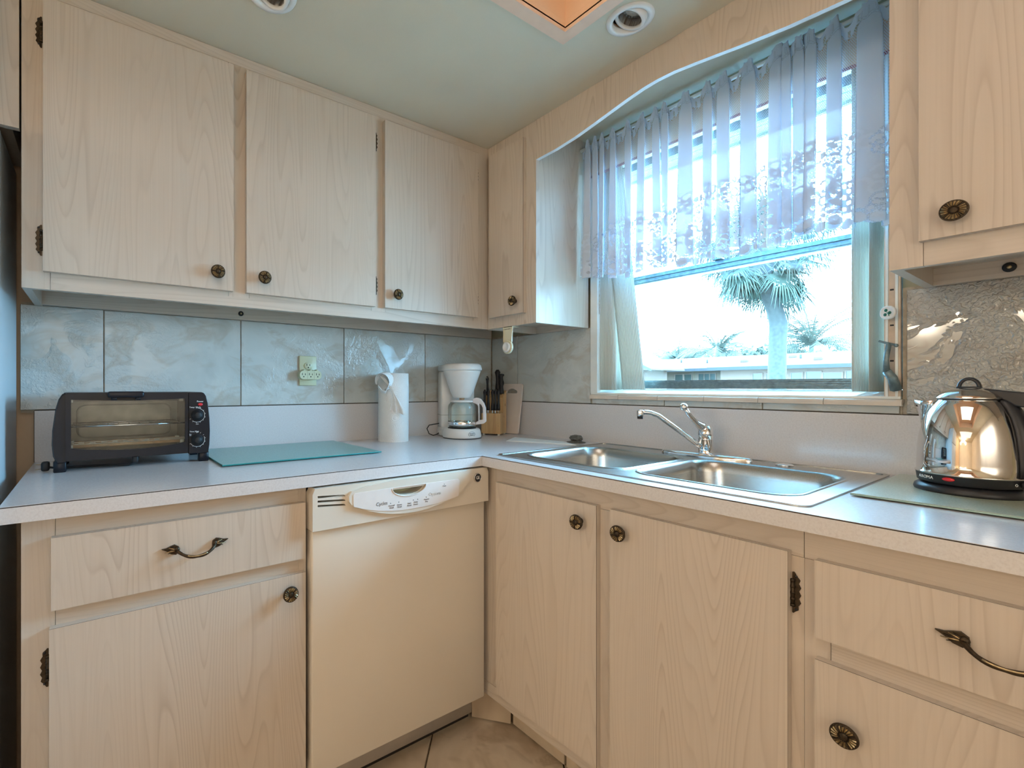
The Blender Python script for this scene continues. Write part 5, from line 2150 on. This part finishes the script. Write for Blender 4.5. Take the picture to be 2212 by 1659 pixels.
def fan_palm():
    t = thing('palm_tree', 'tall cabbage palm with a round shaggy crown in front of the long house', 'palm tree', (13.75, 3.47, GZ))
    b = MB()
    pts, rs = [], []
    for z, y, x, r in ((GZ, 3.46, 13.75, .24), (1.4, 3.47, 13.75, .235), (2.2, 3.46, 13.76, .23), (2.85, 3.44, 13.77, .235), (3.2, 3.50, 13.72, .22), (3.6, 3.60, 13.62, .20), (3.95, 3.66, 13.55, .185), (4.25, 3.68, 13.52, .20), (4.45, 3.68, 13.51, .26), (4.8, 3.66, 13.51, .34), (5.1, 3.65, 13.51, .26)):
        pts.append((x, y, z))
        rs.append(r * .88)
    b.tube(pts, rs, 'bark', 18)
    for i in range(26):
        z = GZ + .2 + i * .16
    part('trunk', b, t)
    fr = MB()
    dr = MB()
    base = Vector((13.51, 3.65, 5.0))
    for i in range(96):
        az = RNG.uniform(0, 2 * PI)
        el = RNG.uniform(-74, 70)
        L_ = RNG.uniform(.80, 1.40)
        d = Vector((math.cos(az) * math.cos(R(el)), math.sin(az) * math.cos(R(el)), math.sin(R(el))))
        hub = base + d * L_ + Vector((0, 0, -.10))
        tgt = dr if RNG.random() < .16 else fr
        mt = 'frond_dry' if tgt is dr else 'frond'
        tgt.tube([base, hub], .018, mt, 4, cap=False)
        side = d.cross(Vector((0, 0, 1)))
        side = side.normalized() if side.length > .05 else Vector((1, 0, 0))
        n = 32
        for k in range(n):
            a = R(-105 + 210 * k / (n - 1))
            ld = (d * math.cos(a) + side * math.sin(a)).normalized()
            ll = RNG.uniform(.60, 1.0) * (.75 + .25 * math.cos(a))
            w = .017
            pr = ld.cross(d.cross(side)).normalized() * w
            mid = hub + ld * ll * .6
            tip = hub + ld * ll + Vector((0, 0, -.30 * RNG.uniform(.3, 1.4)))
            tgt.add([hub - pr * .5, hub + pr * .5, mid + pr, mid - pr, tip], [(0, 1, 2, 3), (3, 2, 4)], mt)
    o = part('fronds', fr, t)
    o['kind'] = 'stuff'
    o = part('dry_fronds', dr, t)
    o['kind'] = 'stuff'


fan_palm()


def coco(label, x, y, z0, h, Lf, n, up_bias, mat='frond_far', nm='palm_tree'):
    t = thing(nm, label, 'palm tree', (x, y, GZ))
    zc = z0
    b = MB().tube([(x, y, GZ), (x + .1, y + .1, (GZ + zc) / 2), (x, y, zc)], [.18, .15, .13], 'bark', 10)
    part('trunk', b, t)
    b = MB()
    for i in range(n):
        az = 2 * PI * i / n + RNG.uniform(-.2, .2)
        el = R(RNG.uniform(*up_bias))
        pts = []
        p = Vector((x, y, zc))
        e = el
        L_ = Lf * RNG.uniform(.85, 1.1)
        for k in range(9):
            pts.append(p.copy())
            p = p + Vector((math.cos(az) * math.cos(e), math.sin(az) * math.cos(e), math.sin(e))) * (L_ / 8)
            e -= R(9 if el > R(50) else 13)
        b.tube(pts, [.035 - .0032 * k for k in range(9)], mat, 4, cap=False)
        for k in range(1, 37):
            f = k / 36 * 7.9
            i0 = min(int(f), 7)
            q = pts[i0].lerp(pts[i0 + 1], f - i0)
            dd_ = (pts[i0 + 1] - pts[i0]).normalized()
            s_ = dd_.cross(Vector((0, 0, 1)))
            s_ = s_.normalized() if s_.length > .1 else Vector((-math.sin(az), math.cos(az), 0))
            ll = .62 * math.sin(min(1, k / 36 * 1.0 + .15) * PI * .93) * Lf / 2.6
            for sg in (-1, 1):
                tp_ = q + s_ * sg * ll * .8 + dd_ * ll * .6 + Vector((0, 0, -.45 * ll))
                w = dd_ * .035
                b.add([q - w, q + w, tp_], [(0, 1, 2)], mat)
    o = part('fronds', b, t)
    o['kind'] = 'stuff'


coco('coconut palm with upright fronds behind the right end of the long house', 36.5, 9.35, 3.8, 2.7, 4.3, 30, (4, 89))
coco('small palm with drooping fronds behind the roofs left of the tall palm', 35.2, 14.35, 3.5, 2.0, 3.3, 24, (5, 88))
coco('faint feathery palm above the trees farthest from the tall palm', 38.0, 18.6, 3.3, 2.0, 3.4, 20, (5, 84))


def tree(label, x, y, r, h, nm='leafy_tree'):
    t = thing(nm, label, 'tree', (x, y, GZ))
    part('trunk', MB().tube([(x, y, GZ), (x, y, h * .7)], [.2, .12], 'bark', 8), t)
    b = MB()
    for i in range(900):
        a, c = RNG.uniform(0, 2 * PI), RNG.uniform(-1, 1)
        s = math.sqrt(1 - c * c)
        q = RNG.uniform(.62, 1.05)
        lump = 1 + .18 * math.sin(a * 3 + x) + .12 * math.sin(c * 5 + y)
        p = Vector((x + r * q * s * math.cos(a) * lump, y + r * q * s * math.sin(a) * lump, h - r * .55 + r * .62 * q * c * lump))
        u = Vector((RNG.uniform(-1, 1), RNG.uniform(-1, 1), RNG.uniform(-1, 1))).normalized() * .17
        w = Vector((RNG.uniform(-1, 1), RNG.uniform(-1, 1), RNG.uniform(-1, 1))).normalized() * .12
        b.add([p - u, p + w, p + u, p - w], [(0, 1, 2, 3)], 'leaf_mass')
    bm = bmesh.new()
    bmesh.ops.create_icosphere(bm, subdivisions=3, radius=1)
    for v in bm.verts:
        v.co = Vector((x + v.co.x * r * .8, y + v.co.y * r * .8, h - r * .55 + v.co.z * r * .5))
    b.bm(bm, 'leaf_mass', True)
    o = part('foliage', b, t)
    o['kind'] = 'stuff'


for x, y, r, h, lab in (
        (37.9, 23.6, 1.9, 3.50, 'leafy tree half hidden behind the tilted blind vane'),
        (39.6, 20.6, 1.7, 3.85, 'round leafy tree beyond the gabled roof, left of the faint feathery palm'),
        (41.3, 19.4, 1.8, 4.60, 'leafy tree under the faint feathery palm'),
        (42.3, 16.4, 1.7, 4.00, 'leafy tree between the faint palm and the small drooping palm'),
        (44.2, 16.1, 1.8, 4.25, 'leafy tree just behind the small drooping palm'),
        (45.0, 13.9, 1.7, 4.75, 'tallest rounded leafy tree right of the small drooping palm'),
        (46.0, 10.8, 1.9, 3.85, 'leafy tree directly behind the tall palm trunk'),
        (47.4, 9.4, 1.9, 3.90, 'low leafy tree between the tall palm and the upright coconut palm'),
        (49.5, 7.4, 1.9, 3.55, 'low leafy tree behind the upright coconut palm')):
    tree(lab, x, y, r, h)

# the rest of the house behind: lamps that show in the kettle and in the glazed tiles
ch = thing('chandelier', 'warm glowing globe chandelier hanging in the back room', 'lamp', (-5.6, -1.06, ZT))
for y, z in ((-.62, 1.80), (-.86, 1.93), (-1.09, 1.97), (-1.33, 1.92), (-1.58, 1.80)):
    part('globe', MB().ball((-5.6, y, z), .088, 'globe_light', 20), ch)
    part('arm', MB().tube([(-5.6, y, z + .08), (-5.6, y * .5 - 1.06 * .5, 2.06), (-5.6, -1.06, ZT)], .006, 'brass', 8), ch)
